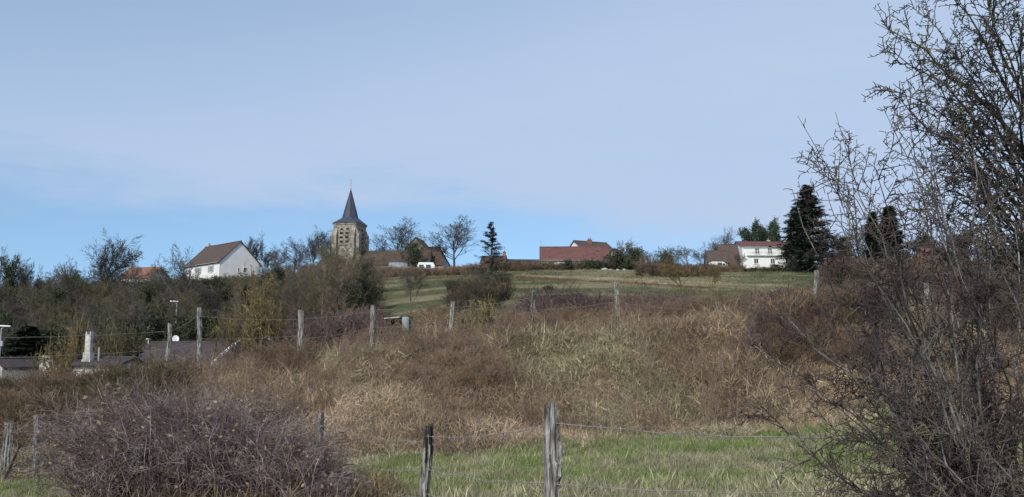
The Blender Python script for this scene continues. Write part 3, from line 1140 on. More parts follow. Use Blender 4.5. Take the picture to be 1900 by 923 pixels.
# annex with the tall white chimney
ab = at(202, 670, 62)
ag = H(ab.x, 62)
z6 = lambda py: at(202, py, 62).z - ag
an = house('white_annex', 'low white outbuilding with a tall white chimney at its left end', 'outbuilding', (ab.x, 62, ag), R(-6), 3.3, 3.0, z6(677), z6(669) - z6(677), 'plaster_old', 'tile_dark')
m = MB()
cx_ = at(165, 650, 60.8).x - ab.x
for z0, z1, w_ in ((z6(700), z6(668), .62), (z6(668), z6(654), .52), (z6(654), z6(622), .38)):
    m.box((cx_, -1.1, (z0 + z1) / 2), (w_, w_ * .9, z1 - z0))
cm = m.build('chimney', MAT['stone_white'], an)
for s in (-.15, .15):
    q = MB()
    q.box((cx_ + s, -1.1, z6(619.5)), (.09, .3, .2))
    q.build('chimney_cap', MAT['stone_white'], cm)
m = MB()
px_ = at(188, 650, 61).x - ab.x
m.tube([(px_, -1.1, z6(674)), (px_, -1.1, z6(645))], .06, 6)
m.build('flue_pipe', MAT['metal'], an)
window(an, wall_xf('front', 3.3, 3.0), .5, .5, .7, .7)
# little gabled hut at the far left and stepped white masonry
hb2 = at(26, 690, 74)
hg2 = H(hb2.x, 74)
z7 = lambda py: at(26, py, 74).z - hg2
ht = house('small_hut', 'small dark roofed hut with a white pointed gable at the far left', 'hut', (hb2.x, 74, hg2), R(60), 3.2, 2.1, z7(681), z7(669) - z7(681), 'plaster', 'tile_dark', gov=.12)
wb2 = at(92, 690, 72)
wg2 = H(wb2.x, 72)
z8 = lambda py: at(92, py, 72).z - wg2
sw = empty('stepped_wall', (wb2.x, 72, wg2), 0, 'stepped white masonry wall under the lichen covered shrub', 'wall')
for k, (x0, x1, zt_) in enumerate(((-.7, .9, 676), (-.62, .4, 668), (-.55, .1, 660))):
    m = MB()
    zb_ = -.5 if k == 0 else z8((676, 668)[k - 1]) + .004
    m.box(((x0 + x1) / 2, 0, (zb_ + z8(zt_)) / 2), (x1 - x0, .5, z8(zt_) - zb_))
    m.build('wall_block', MAT['stone_white'], sw)

# ---- white house far right, behind the hawthorn
fb = ground_px(1835, 150)
fz = lambda py: at(1835, py, 150).z - fb.z
fh = house('far_white_house', 'white walled house glimpsed through the hawthorn at the far right', 'house', fb, R(4), 9, 7, fz(517), 1.6, 'plaster', 'tile_brown')
for u in (-3, 0, 3):
    window(fh, wall_xf('front', 9, 7), u, .7, 1, 1.1, shutters='shutter')
rb2 = ground_px(1735, 160)
rz2 = lambda py: at(1735, py, 160).z - rb2.z
house('red_barn', 'dark red roofed barn seen through the hawthorn branches', 'barn', rb2, R(20), 6, 6, rz2(500), rz2(462) - rz2(500), 'brick', 'tile_red')

# ---- satellite dishes, lamps, shelter, barrel
def dish(label, px, py, Y, rad, ground_z=None):
    c = at(px, py, Y)
    g = H(c.x, Y)
    r = empty('satellite_dish', (c.x, Y, g), R(25), label, 'satellite dish', 'satellite dishes')
    h = c.z - g
    m = MB()
    rings = []
    tilt = Matrix.Rotation(R(68), 3, 'X')
    for q_, dd in ((.02, -.10), (.5, -.075), (.85, -.025), (1.0, .0)):
        rings.append([tuple(tilt @ Vector((rad * q_ * math.cos(2 * PI * i / 20), rad * 1.15 * q_ * math.sin(2 * PI * i / 20), dd)) + Vector((0, 0, h))) for i in range(20)])
    for q_, dd in ((1.0, -.02), (.5, -.095), (.02, -.12)):
        rings.append([tuple(tilt @ Vector((rad * q_ * math.cos(2 * PI * i / 20), rad * 1.15 * q_ * math.sin(2 * PI * i / 20), dd)) + Vector((0, 0, h))) for i in range(20)])
    m.loft(rings)
    m.build('bowl', MAT['white_paint'], r, True)
    m = MB()
    m.tube([(0, .15, -.3), (0, .15, h)], .035, 6)
    m.build('mast', MAT['metal'], r)
    m = MB()
    m.tube([(0, .05, h - rad * .9), (0, -.45, h - .1)], .02, 5)
    m.box((0, -.48, h - .06), (.08, .12, .08))
    m.build('feed_arm', MAT['metal'], r)


dish('white satellite dish above the ridge of the dark bungalow roof', 326, 629, 90, .33)
dish('satellite dish on a mast right of the bungalow, by the yellowish shrub', 493, 631, 84, .42)


def lamp(px, py, Y, label, s=1):
    c = at(px, py, Y)
    g = H(c.x, Y)
    r = empty('street_lamp', (c.x, Y, g), 0, label, 'street lamp', 'street lamps')
    h = c.z - g
    m = MB()
    m.tube([(0, 0, -.3), (0, 0, h * .6), (0, 0, h - .1)], [.09, .07, .05], 8)
    m.build('pole', MAT['metal'], r)
    m = MB()
    m.tube([(0, 0, h - .12), (-.15 * s, 0, h + .02), (-.4 * s, 0, h + .08)], .04, 6)
    m.build('arm', MAT['metal'], r)
    m = MB()
    m.loft([[(x * s, y * w_, h + .1 + z - .05 * x * s) for y, z in ((-.16, 0), (-.1, .09), (.1, .09), (.16, 0))] for x, w_ in ((-.75, .6), (-.5, 1), (-.05, 1), (.15, .7))])
    m.build('lamp_head', MAT['white_paint'], r)
    return r


lamp(328, 562, 100, 'grey street lamp on a thin pole among the bare trees above the bungalow')
l2 = lamp(3, 608, 75, 'grey street lamp cut by the left edge of the picture', -1)
m = MB()
hl = at(3, 608, 75).z - H(at(3, 608, 75).x, 75)
m.box((.12, -.08, hl - 1.35), (.28, .2, .45))
m.build('junction_box', MAT['metal'], l2)

p = ground_px(738, 62)
szz = lambda py: at(738, py, 62).z - p.z
ss = empty('animal_shelter', p, R(-6), 'low black roofed field shelter behind the fence, half sunk in brambles', 'shelter')
m = MB()
m.box((0, 0, szz(590.5)), (1.75, 1.6, .07), 0, Matrix.Rotation(R(-4), 3, 'Y'))
rf = m.build('roof', MAT['black_sheet'], ss)
m = MB()
m.box((-.25, -.83, szz(591)), (1.1, .05, .07), 0, Matrix.Rotation(R(-4), 3, 'Y'))
m.build('front_batten', MAT['stone_white'], rf)
m = MB()
m.box((0, .7, szz(592) / 2 - .3), (1.5, .06, szz(592) + .5))
m.box((-.72, 0, szz(592) / 2 - .3), (.06, 1.3, szz(592) + .5))
m.build('wall', MAT['black_sheet'], ss)
for sx in (-.75, .75):
    m = MB()
    m.tube([(sx, -.72, -.3), (sx, -.72, szz(592.5))], .05, 6)
    m.build('post', MAT['wood_dark'], ss)
q = at(752.5, 600, 60.6)
bgz = H(q.x, 60.6)
br_ = empty('water_barrel', (q.x, 60.6, bgz), 0, 'blue grey plastic barrel standing at the right end of the black shelter', 'barrel')
hbz = at(752.5, 588.5, 60.6).z - bgz
m = MB()
m.loft([[(.25 * k_ * math.cos(2 * PI * i / 16), .25 * k_ * math.sin(2 * PI * i / 16), z_) for i in range(16)] for k_, z_ in ((.9, -.05), (1, .1), (1.02, hbz * .5), (1, hbz - .1), (.86, hbz))])
m.build('body', MAT['barrel'], br_, True)
for f_ in (.3, .68):
    m = MB()
    m.loft([[(.262 * k_ * math.cos(2 * PI * i / 16), .262 * k_ * math.sin(2 * PI * i / 16), hbz * f_ + z_) for i in range(16)] for k_, z_ in ((.97, -.04), (1.03, 0), (.97, .04))])
    m.build('hoop', MAT['barrel'], br_)

# pale rocks at the top of the pasture
rng = np.random.default_rng(3)
for i, (px, py, w_) in enumerate(((1122, 509, 1.5), (1133, 511, 1.1), (1146, 510.5, .9), (1158, 511, .8))):
    Y = 178
    c = ground_px(px, Y)
    m = MB()
    rings = []
    for z_, k_ in ((-.4, .8), (0, 1), (.22, .8), (.34, .3)):
        rings.append([(w_ / 2 * k_ * (1 + .2 * rng.normal()) * math.cos(2 * PI * a / 8), .5 * k_ * (1 + .2 * rng.normal()) * math.sin(2 * PI * a / 8), z_ * (1.4 if i == 0 else .9)) for a in range(8)])
    m.loft(rings)
    o = m.build('pale_rock', MAT['plaster_grey'])
    o.location = c
    tag(o, ('largest pale rock at the top of the pasture, leftmost of the row', 'second pale rock from the left in the row below the farmhouse',
            'third pale rock from the left below the evergreen shrubs', 'small pale rock at the right end of the row on the pasture')[i], 'rock', 'pale rocks on the pasture')


# ================================================================== TREES
PROTO = {}


def finish(key, parts, pct=98.5):
    """parts: list of (name, mesh); records true height and half width"""
    top, r = 0, 0
    for _, me in parts:
        a = np.empty(len(me.vertices) * 3, np.float32)
        me.vertices.foreach_get('co', a)
        a = a.reshape(-1, 3)
        r = max(r, np.percentile(np.hypot(a[:, 0], a[:, 1]), 96))
        top = max(top, np.percentile(a[:, 2], pct))
    PROTO[key] = (parts, float(top), float(r))


def proto_tree(key, seed, trunk_t=.28, limbs=10, c=(6, 6, 5), ang=(28, 58), r0=.17, rmin=.022, up=.07, wig=.12, twig='twig', bark='bark', lim_ratio=.62, fall=.45, ivy=0, lean=.05, stems=1, hh=10., leader=.82, straight=1.):
    rng = np.random.default_rng(seed)
    if stems == 1:
        p0, d0 = np.zeros((1, 3)), np.array([[rng.normal() * lean, rng.normal() * lean, 1]])
        tr = grow(rng, p0, d0, np.array([hh * leader]), 7, np.array([r0]), .30, .05, .06)
    else:
        p0 = np.concatenate([rng.normal(size=(stems, 2)) * .25, np.zeros((stems, 1))], 1)
        d0 = np.concatenate([rng.normal(size=(stems, 2)) * .22, np.ones((stems, 1))], 1)
        tr = grow(rng, p0, d0, hh * rng.uniform(.65, .9, stems), 7, np.full(stems, r0 * .6), .22, .06, .05)
        limbs = max(4, int(limbs * 1.6 / stems))
    tr[0][:, 0, 2] -= .6
    l1 = sub(rng, *tr, limbs, trunk_t, 1., ang, lim_ratio, 6, .55, .13 * straight, up, fall, .3, rmin)
    l2 = sub(rng, *l1, c[0], .2, 1., (24, 55), .52, 5, .55, .16 * straight, up * .6, .35, .4, rmin)
    l3 = sub(rng, *l2, c[1], .15, 1., (24, 55), .55, 4, .6, .2 * straight, .04, .35, .5, rmin)
    l4 = sub(rng, *l3, c[2], .1, 1., (24, 58), .6, 3, .7, .2 * straight, .03, .3, .6, rmin)
    V, Q, Sh = tubes([tr, l1], 5)
    pts = [('trunk', mesh_np('trunk_' + key, V, Q, mats=[MAT[bark]], smooth=True))]
    V, Q, Sh = tubes([l2, l3, l4], 3)
    pts.append(('crown', mesh_np('crown_' + key, V, Q, mats=[MAT[twig]])))
    if ivy:
        C = np.concatenate([spread(rng, tr[0], ivy // 2) + rng.normal(size=(ivy // 2, 3)) * .35,
                            spread(rng, l1[0], ivy) + rng.normal(size=(ivy, 3)) * .42])
        C = C[C[:, 2] < hh * .9]
        V, Q = leaves(rng, C, .19)
        pts.append(('ivy', mesh_np('ivy_' + key, V, Q, mats=[MAT['ivy']])))
    finish(key, pts)


def proto_bush(key, seed, stems=26, L=(1.2, 2.2), c=(7, 5, 3), spreadang=.55, r0=.035, rmin=.014, twig='twig', up=.02, wig=.12, leaf=0, lmat='ivy', lsize=.1):
    rng = np.random.default_rng(seed)
    p0 = np.concatenate([rng.normal(size=(stems, 2)) * .25, np.full((stems, 1), -.2)], 1)
    d0 = np.concatenate([rng.normal(size=(stems, 2)) * spreadang, np.ones((stems, 1))], 1)
    tr = grow(rng, p0, d0, rng.uniform(*L, stems), 7, np.full(stems, r0), .35, wig, up)
    l2 = sub(rng, *tr, c[0], .2, 1, (25, 60), .45, 5, .6, .16, .05, .4, .4, rmin)
    l3 = sub(rng, *l2, c[1], .15, 1, (30, 65), .5, 4, .7, .2, .04, .3, .5, rmin)
    l4 = sub(rng, *l3, c[2], .1, 1, (30, 65), .55, 3, .8, .2, .03, .3, .6, rmin)
    V, Q, Sh = tubes([tr], 4)
    pts = [('trunk', mesh_np('stems_' + key, V, Q, mats=[MAT[twig]]))]
    V, Q, Sh = tubes([l2, l3, l4], 3)
    pts.append(('crown', mesh_np('crown_' + key, V, Q, mats=[MAT[twig]])))
    if leaf:
        C = spread(rng, l2[0], leaf) + rng.normal(size=(leaf, 3)) * .12
        V, Q = leaves(rng, C, lsize)
        pts.append(('foliage', mesh_np('foliage_' + key, V, Q, mats=[MAT[lmat]])))
    finish(key, pts)


def proto_conifer(key, seed, hh=18., tiers=26, per=9, L0=4.4, dens=26, ang=(78, 100), needle='needle', droop=-.02, nsize=(.42, .10), gap=0., shape=1.0, t0=.06):
    """trunk, whorled branches and flat sprays of needles along them"""
    rng = np.random.default_rng(seed)
    tr = grow(rng, np.array([[0, 0, -.5]]), np.array([[.01, 0, 1.]]), np.array([hh + .5]), 12, np.array([hh * .018]), .08, .012, .05)
    P, D, L = [], [], []
    for k in range(tiers):
        t = t0 + (1 - t0) * (k + rng.uniform(-.3, .3)) / tiers
        z = hh * t
        for j in range(max(2, per + int(rng.integers(-1, 2)))):
            a = 2 * PI * (j / per + rng.random() * .8)
            el = math.radians(90 - rng.uniform(*ang)) + .35 * t
            P.append((0, 0, z + rng.normal() * .022 * hh * (1 if per < 7 else .6)))
            D.append((math.cos(a) * math.cos(el), math.sin(a) * math.cos(el), math.sin(el)))
            L.append(max(.25, L0 * (1 - t)**shape * rng.uniform(.55, 1.15)))
    L = np.array(L)
    br = grow(rng, np.array(P), np.array(D), L, 6, np.maximum(L * .018, .02), .35, .06, droop)
    s2 = sub(rng, *br, 7, .2, 1, (35, 65), .38, 3, .6, .12, 0, .5, .5, .012, flat=.35)
    V, Q, _ = tubes([br, s2], 3)
    V1, Q1, _ = tubes([tr], 7)
    parts = [('trunk', mesh_np('trunk_' + key, V1, Q1, mats=[MAT['bark']], smooth=True)),
             ('branch', mesh_np('branches_' + key, V, Q, mats=[MAT['twig_dark']]))]
    n = int(len(br[0]) * dens)
    C = np.concatenate([spread(rng, br[0], n), spread(rng, s2[0], n * 2)])
    C = C + rng.normal(size=C.shape) * np.array([.10, .10, .07]) * (1 + gap)
    k = len(C)
    rad = C * np.array([1, 1, 0])
    dr = nrm(nrm(rad + 1e-4) + rng.normal(size=(k, 3)) * np.array([.6, .6, .35]))
    sd = nrm(np.cross(dr, np.array([0, 0, 1.]) + rng.normal(size=(k, 3)) * .35))
    s = rng.uniform(.5, 1.3, k)[:, None]
    V = np.stack([C - dr * s * nsize[0] * .4, C + sd * s * nsize[1], C + dr * s * nsize[0], C - sd * s * nsize[1]], 1).reshape(-1, 3)
    V[2::4, 2] -= .06
    parts.append(('crown', mesh_np('needles_' + key, V, np.arange(k * 4).reshape(k, 4), mats=[MAT[needle]])))
    finish(key, parts, 99.95)


def proto_pine(key, seed, hh=9.):
    rng = np.random.default_rng(seed)
    tr = grow(rng, np.array([[0, 0, -.4]]), np.array([[.03, 0, 1.]]), np.array([hh * .85]), 8, np.array([.2]), .3, .05, .05)
    l1 = sub(rng, *tr, 26, .25, 1, (40, 85), .45, 5, .5, .12, .06, .45, .35, .03)
    l2 = sub(rng, *l1, 6, .35, 1, (30, 60), .4, 3, .6, .15, .06, .3, .5, .02)
    V, Q, _ = tubes([tr, l1], 5)
    V2, Q2, _ = tubes([l2], 3)
    ends = np.concatenate([l2[0][:, -1], l2[0][:, 1], l1[0][:, -1], l1[0][:, 3]])
    C = np.repeat(ends, 26, 0) + rng.normal(size=(len(ends) * 26, 3)) * np.array([.28, .28, .2])
    V3, Q3 = leaves(rng, C, .2, aspect=.35)
    finish(key, [('trunk', mesh_np('trunk_' + key, V, Q, mats=[MAT['bark']])), ('branch', mesh_np('branches_' + key, V2, Q2, mats=[MAT['bark']])),
                 ('crown', mesh_np('needles_' + key, V3, Q3, mats=[MAT['needle_pine']]))])


def plant(key, px, toppy, Y, w_px, name, label, cat, group=None, swap=None, base=None, rz=None, minh=.6):
    """a copy of the prototype, scaled so that its crown reaches the row toppy and is w_px wide"""
    parts, top, rad = PROTO[key]
    b = base if base is not None else ground_px(px, Y)
    h = max(at(px, toppy, Y).z - b.z, minh)
    w = w_px / F_PX * Y
    r = empty(name, b, random.uniform(0, 6.28) if rz is None else rz, label, cat, group)
    sxy, sz = w / 2 / rad, h / top
    r.scale = (sxy, sxy, sz)
    for nm, me in parts:
        o = link(nm, me, r)
        if swap and nm in swap:
            o.material_slots[0].link = 'OBJECT'
            o.material_slots[0].material = MAT[swap[nm]]
    return r


random.seed(4)
proto_tree('oak', 1, .34, 14, (8, 6, 5), (14, 60), .19, .016, twig='twig_sky', leader=.60, lim_ratio=.80, fall=.36, up=.09, straight=.6)
proto_tree('ash', 2, .30, 17, (8, 7, 5), (14, 48), .17, .019, up=.06, twig='twig_sky', leader=.60, lim_ratio=.85, fall=.36, straight=.42)
proto_tree('round', 3, .40, 13, (7, 7, 5), (25, 72), .16, .018, up=.05, twig='twig_sky', hh=8, leader=.5, lim_ratio=.95, fall=.3, straight=.7)
proto_tree('wood1', 4, .30, 13, (6, 6, 5), (20, 50), .12, .018, up=.08, leader=.68, lim_ratio=.75, straight=.75, bark='bark_pale')
proto_tree('wood2', 5, .25, 12, (6, 6, 5), (20, 50), .10, .018, stems=3, straight=.75)
proto_tree('wood3', 6, .28, 12, (6, 6, 5), (22, 55), .13, .018, ivy=1900, leader=.7, lim_ratio=.75, straight=.75)
proto_tree('wood4', 7, .15, 14, (6, 6, 5), (16, 42), .09, .018, stems=4, up=.06, straight=.7, bark='bark_pale')
proto_tree('ivytree', 8, .12, 14, (5, 5, 4), (30, 65), .15, .026, ivy=3600)
proto_tree('young', 9, .32, 11, (6, 6, 4), (20, 55), .09, .014, hh=6, up=.07, leader=.6, lim_ratio=.85, straight=.7)
proto_bush('scrubby', 21, 26, (1.3, 2.3), twig='twig_brown')
proto_bush('wide', 22, 30, (1.2, 2.0), (8, 5, 3), .8, twig='twig_olive')
proto_bush('lichen', 23, 38, (1.2, 2.6), (9, 6, 3), .62, .035, .012, 'twig_lichen', up=.03, wig=.17)
proto_bush('lichen_low', 25, 20, (.9, 1.6), (7, 5, 2), .95, .055, .024, 'lichen_bright', up=.04, wig=.24)
proto_bush('evergreen', 24, 22, (1.4, 2.2), (7, 4, 2), .5, leaf=3600, lsize=.085)
proto_conifer('cedar', 31, 18., 30, 10, 5.0, 22, (74, 98), shape=.85)
proto_conifer('spruce', 32, 11., 15, 5, 2.9, 22, (60, 96), droop=.05, nsize=(.22, .05), shape=.9, t0=.12)
proto_conifer('yew', 33, 10., 26, 10, 2.1, 16, (30, 70), nsize=(.3, .1), droop=.08, shape=.7)
proto_pine('pine', 34)

G_SKY = 'bare trees on the skyline'
T = [
    # key, px, top, Y, w, name, label
    ('wood3', 14, 463, 150, 62, 'bare tree with ragged crown at the far left edge of the skyline', None),
    ('young', 50, 485, 156, 50, 'small bare tree just right of the ragged far left tree', None),
    ('young', 118, 487, 158, 46, 'small bare tree left of the tall forked tree on the skyline', None),
    ('ash', 188, 447, 148, 108, 'tall bare tree with a forked crown left of the orange roof', None),
    ('oak', 322, 464, 118, 92, 'slender bare tree with a pale trunk in front of the white gabled house', {'trunk': 'bark_pale'}),
    ('round', 464, 442, 214, 62, 'rounded bare tree rising behind the white gable end', None),
    ('round', 497, 468, 205, 48, 'low round dark tree right of the white gable end', {'crown': 'twig_dark'}),
    ('young', 244, 492, 170, 44, 'thin bare tree in front of the left end of the orange roof', None),
    ('wood1', 296, 494, 168, 50, 'bare tree in front of the right end of the orange roof', None),
    ('young', 517, 462, 176, 50, 'small bare tree midway between the white house and the church tower', None),
    ('wood2', 618, 466, 150, 70, 'brown many stemmed tree under the left side of the church tower', {'crown': 'twig_brown'}),
    ('wood1', 682, 470, 146, 66, 'brown tree under the right side of the church tower', {'crown': 'twig_brown'}),
    ('wood1', 700, 492, 128, 70, 'brown tree at the right end of the wood, on the pasture edge', {'crown': 'twig_brown'}),
    ('oak', 545, 444, 178, 66, 'bare tree with open crown well left of the church tower', None),
    ('ash', 578, 431, 184, 68, 'taller bare tree close left of the church tower', None),
    ('young', 606, 452, 180, 40, 'thin bare tree touching the left side of the church tower', None),
    ('wood4', 646, 448, 108, 112, 'olive bushy tree with pale twin stems in front of the church tower', {'crown': 'twig_olive', 'trunk': 'bark_pale'}),
    ('oak', 738, 410, 196, 104, 'wide bare tree right of the church tower, above the nave roof', None),
    ('oak', 842, 406, 190, 104, 'wide bare tree with a round open crown right of the barns', None),
    ('ivytree', 767, 437, 180, 48, 'pointed ivy covered tree in front of the steep brown gable', None),
    ('young', 762, 500, 98, 62, 'small bare fruit tree alone on the pasture below the caravan', {'crown': 'twig'}),
    ('young', 1158, 447, 202, 52, 'bare tree behind the evergreen shrubs right of the farmhouse', None),
    ('young', 1238, 458, 190, 46, 'thin bare tree left of the middle of the scrub right of the farmhouse', None),
    ('young', 1276, 458, 188, 50, 'thin bare tree nearest to the low brown barn', None),
    ('young', 1194, 462, 188, 46, 'thin bare tree just right of the pointed green shrub', None),
    ('young', 1302, 468, 182, 40, 'small bare tree touching the left end of the low brown barn', None),
    ('wood2', 1256, 470, 176, 50, 'many stemmed bare tree in the middle of the scrub right of the farmhouse', None),
    ('oak', 1347, 428, 214, 56, 'bare tree behind the brown wing of the white house', None),
    ('young', 1322, 447, 212, 42, 'lower bare tree behind the low brown barn', None),
    ('young', 1374, 472, 172, 30, 'little bare garden tree at the left corner of the white house', None),
    ('young', 1468, 480, 168, 40, 'little bare garden tree against the lower floor of the white house', None),
    ('ivytree', 1566, 425, 176, 70, 'ivy clad tree close right of the big cedar', None),
    ('wood1', 1602, 408, 182, 80, 'bare tree behind the hawthorn twigs, between ivy tree and dark yews', None),
    ('ivytree', 1720, 420, 178, 80, 'ivy clad tree behind the hawthorn, right of the dark yews', None),
    ('wood3', 1785, 425, 182, 90, 'bare and ivy mixed tree behind the red barn', None),
    ('ivytree', 1850, 430, 176, 90, 'ivy clad tree behind the far white house', None),
    ('ivytree', 1925, 425, 176, 90, 'ivy clad tree at the right edge behind the hawthorn', None),
]
for key, px, tp, Y, w, lab, sw_ in T:
    plant(key, px, tp, Y, w * 1.02, 'bare_tree' if key != 'ivytree' else 'ivy_tree', lab, 'tree', None, sw_)

plant('cedar', 1503, 344, 168, 114, 'cedar_tree', 'big dark cedar with a pointed top beside the white house', 'tree', rz=.7)
plant('yew', 1478, 386, 184, 34, 'dark_pine', 'dark evergreen tucked behind the left side of the big cedar', 'tree', swap=None)
plant('spruce', 910, 412, 150, 58, 'spruce_tree', 'spindly dark spruce with upturned tiers, alone right of the bare trees', 'tree', rz=.4)
plant('pine', 1397, 416, 214, 52, 'pine_tree', 'left of two round green pines behind the white house', 'tree', 'pines behind the white house')
plant('pine', 1430, 414, 216, 50, 'pine_tree', 'right of two round green pines behind the white house', 'tree', 'pines behind the white house')
plant('yew', 1624, 394, 172, 40, 'yew_tree', 'left of two narrow dark yews behind the hawthorn twigs', 'tree', 'dark yews behind the hawthorn')
plant('yew', 1656, 384, 176, 56, 'yew_tree', 'right and taller of two narrow dark yews behind the hawthorn twigs', 'tree', 'dark yews behind the hawthorn')

# evergreen and brown shrubs by the buildings
for px, tp, Y, w, lab in ((1150, 468, 184, 58, 'dark green shrub at the right end of the red roofed farmhouse'),
                          (1174, 460, 183, 56, 'taller pointed green shrub beside the farmhouse shrub'),
                          (1230, 470, 182, 42, 'small pointed green shrub amid the scrub right of the farmhouse')):
    plant('evergreen', px, tp, Y, w, 'evergreen_shrub', lab, 'shrub')
for px, tp, Y, w, lab in ((1392, 501, 176, 30, 'rounded clipped green shrub in the garden of the white house'),
                          (1358, 500, 174, 30, 'brown garden shrub in front of the brown wing')):
    plant('evergreen' if 'green' in lab else 'scrubby', px, tp, Y, w, 'garden_shrub', lab, 'shrub')
for i, px in enumerate(range(1006, 1138, 8)):
    plant('evergreen' if i in (6, 10, 11, 12, 13, 15) else 'scrubby', px + random.uniform(-3, 3), 485 + random.uniform(-3, 6), 182 + random.uniform(-2, 2), 34, 'hedge_shrub',
          ('dark green evergreen' if i in (6, 10, 11, 12, 13, 15) else 'brown leafless') + ' shrub in the rough hedge before the red roofed farmhouse', 'shrub', 'hedge of the red roofed farmhouse')
for px, tp, Y, w, lab in ((470, 532, 78, 130, 'large yellow lichened shrub right of the dark bungalow roof'),
                          (122, 612, 62, 100, 'yellow lichened shrub in front of the stepped white wall'),
                          (890, 560, 30.6, 100, 'yellow lichened shrub beside a leaning post on top of the bank'),
                          (1268, 484, 92, 90, 'yellowish lichened shrub on the pasture right of the farmhouse'),
                          (1320, 492, 100, 46, 'small yellow lichened shrub below the white van')):
    key = 'lichen_low' if Y < 40 else 'young' if Y > 90 else 'lichen'
    plant(key, px, tp, Y, w, 'lichen_shrub', lab, 'shrub', None, {'crown': 'twig_lichen', 'trunk': 'twig_lichen'} if key == 'young' else None)
plant('wide', 222, 600, 72, 120, 'olive_shrub', 'olive twiggy shrub left of the dark bungalow roof', 'shrub')
plant('scrubby', 1205, 474, 150, 62, 'brown_shrub', 'rounded brown shrub standing on the pasture edge right of the farmhouse', 'shrub')
plant('scrubby', 1018, 535, 108, 30, 'brown_shrub', 'small dark shrub on the pasture just right of the tilted post', 'shrub', swap={'crown': 'twig_dark'})
# conifer bough low at the left edge
plant('cedar', 44, 606, 84, 190, 'fir_tree', 'dark green fir low at the left edge behind the small hut', 'tree', swap={'crown': 'needle_pine'})


# the wood on the left slope, tree by tree
def skyline(px):
    return float(np.interp(px, [-80, 0, 100, 200, 230, 300, 330, 345, 415, 430, 480, 500, 560, 620, 690, 720], [488, 492, 496, 502, 508, 506, 500, 500, 506, 517, 516, 482, 470, 468, 488, 508]))


WL = {'wood1': 'twiggy bare wood tree', 'wood2': 'many stemmed bare wood tree', 'wood3': 'wood tree half grown with ivy', 'wood4': 'thin bushy wood tree', 'ivytree': 'dark ivy clad tree'}


def zone(px, Y):
    row = 'low on the slope' if Y < 110 else 'halfway up the slope' if Y < 145 else 'high on the slope'
    col = ('at the far left', 'above the tall white chimney', 'below the orange roof', 'above the bungalow', 'below the white gabled house', 'right of the white gabled house', 'below the church tower')[
        int(np.searchsorted([70, 190, 250, 335, 450, 590], px))]
    return ' ' + row + ' ' + col


for Y in (97, 106, 116, 127, 138, 150, 162, 174):
    px = -60 + random.uniform(0, 20)
    while px < 712:
        lim = 700 if Y < 140 else 640
        if px < lim:
            dark = vnoise(px, Y, .018, 3)
            key = random.choices(['wood1', 'wood2', 'wood3', 'wood4', 'ivytree'], [2.5, 2.5, 3, 3, 6 if dark > .42 and px < 430 else .8])[0]
            b = ground_px(px, Y)
            top_h = random.uniform(5.5, 9.0)
            pyt = max(670 - (b.z + top_h - EYE) / Y * F_PX, skyline(px) + random.uniform(0, 30))
            if at(px, pyt, Y).z - b.z > 1.5:
                sw_ = None
                if px > 430 and key != 'ivytree':
                    sw_ = {'crown': random.choice(['twig_brown', 'twig_olive', 'twig_brown', 'twig'])}
                elif random.random() < .6:
                    sw_ = {'crown': random.choice(['twig_olive', 'twig_olive', 'twig_dark'])}
                plant(key, px, pyt, Y, random.uniform(62, 100) * 120 / Y, 'wood_tree' if key != 'ivytree' else 'ivy_tree', WL[key] + zone(px, Y), 'tree', 'trees of the wood on the left slope', sw_)
        px += random.uniform(26, 46) * 125 / Y

# trees under the spruce, in the middle
for px, tp, Y, w in ((852, 520, 118, 60), (872, 498, 112, 66), (896, 490, 118, 70), (918, 500, 110, 60), (880, 522, 98, 80), (930, 536, 104, 50), (845, 545, 92, 60), (905, 535, 90, 80), (862, 552, 78, 56), (922, 556, 76, 60), (892, 548, 72, 60)):
    plant(random.choice(['wood2', 'wood4', 'wood1']), px, tp, Y, w, 'thicket_tree', 'bare tree in the dark clump under the spindly spruce', 'tree', 'dark clump of trees under the spruce',
          {'crown': random.choice(['twig_dark', 'twig_dark', 'twig'])})
# trees and shrubs behind the hawthorn
for i in range(26):
    px = random.uniform(1545, 1960)
    Y = random.uniform(150, 178)
    plant(random.choice(['wood1', 'wood2']) if i % 2 else 'ivytree', px, random.uniform(448, 492), Y, random.uniform(50, 80), 'wood_tree', ('bare' if i % 2 else 'dark') + ' tree of the wood behind the hawthorn, ' + ('left of' if px < 1690 else 'behind' if px < 1790 else 'right of') + ' the red barn', 'tree',
          'trees of the wood behind the hawthorn')


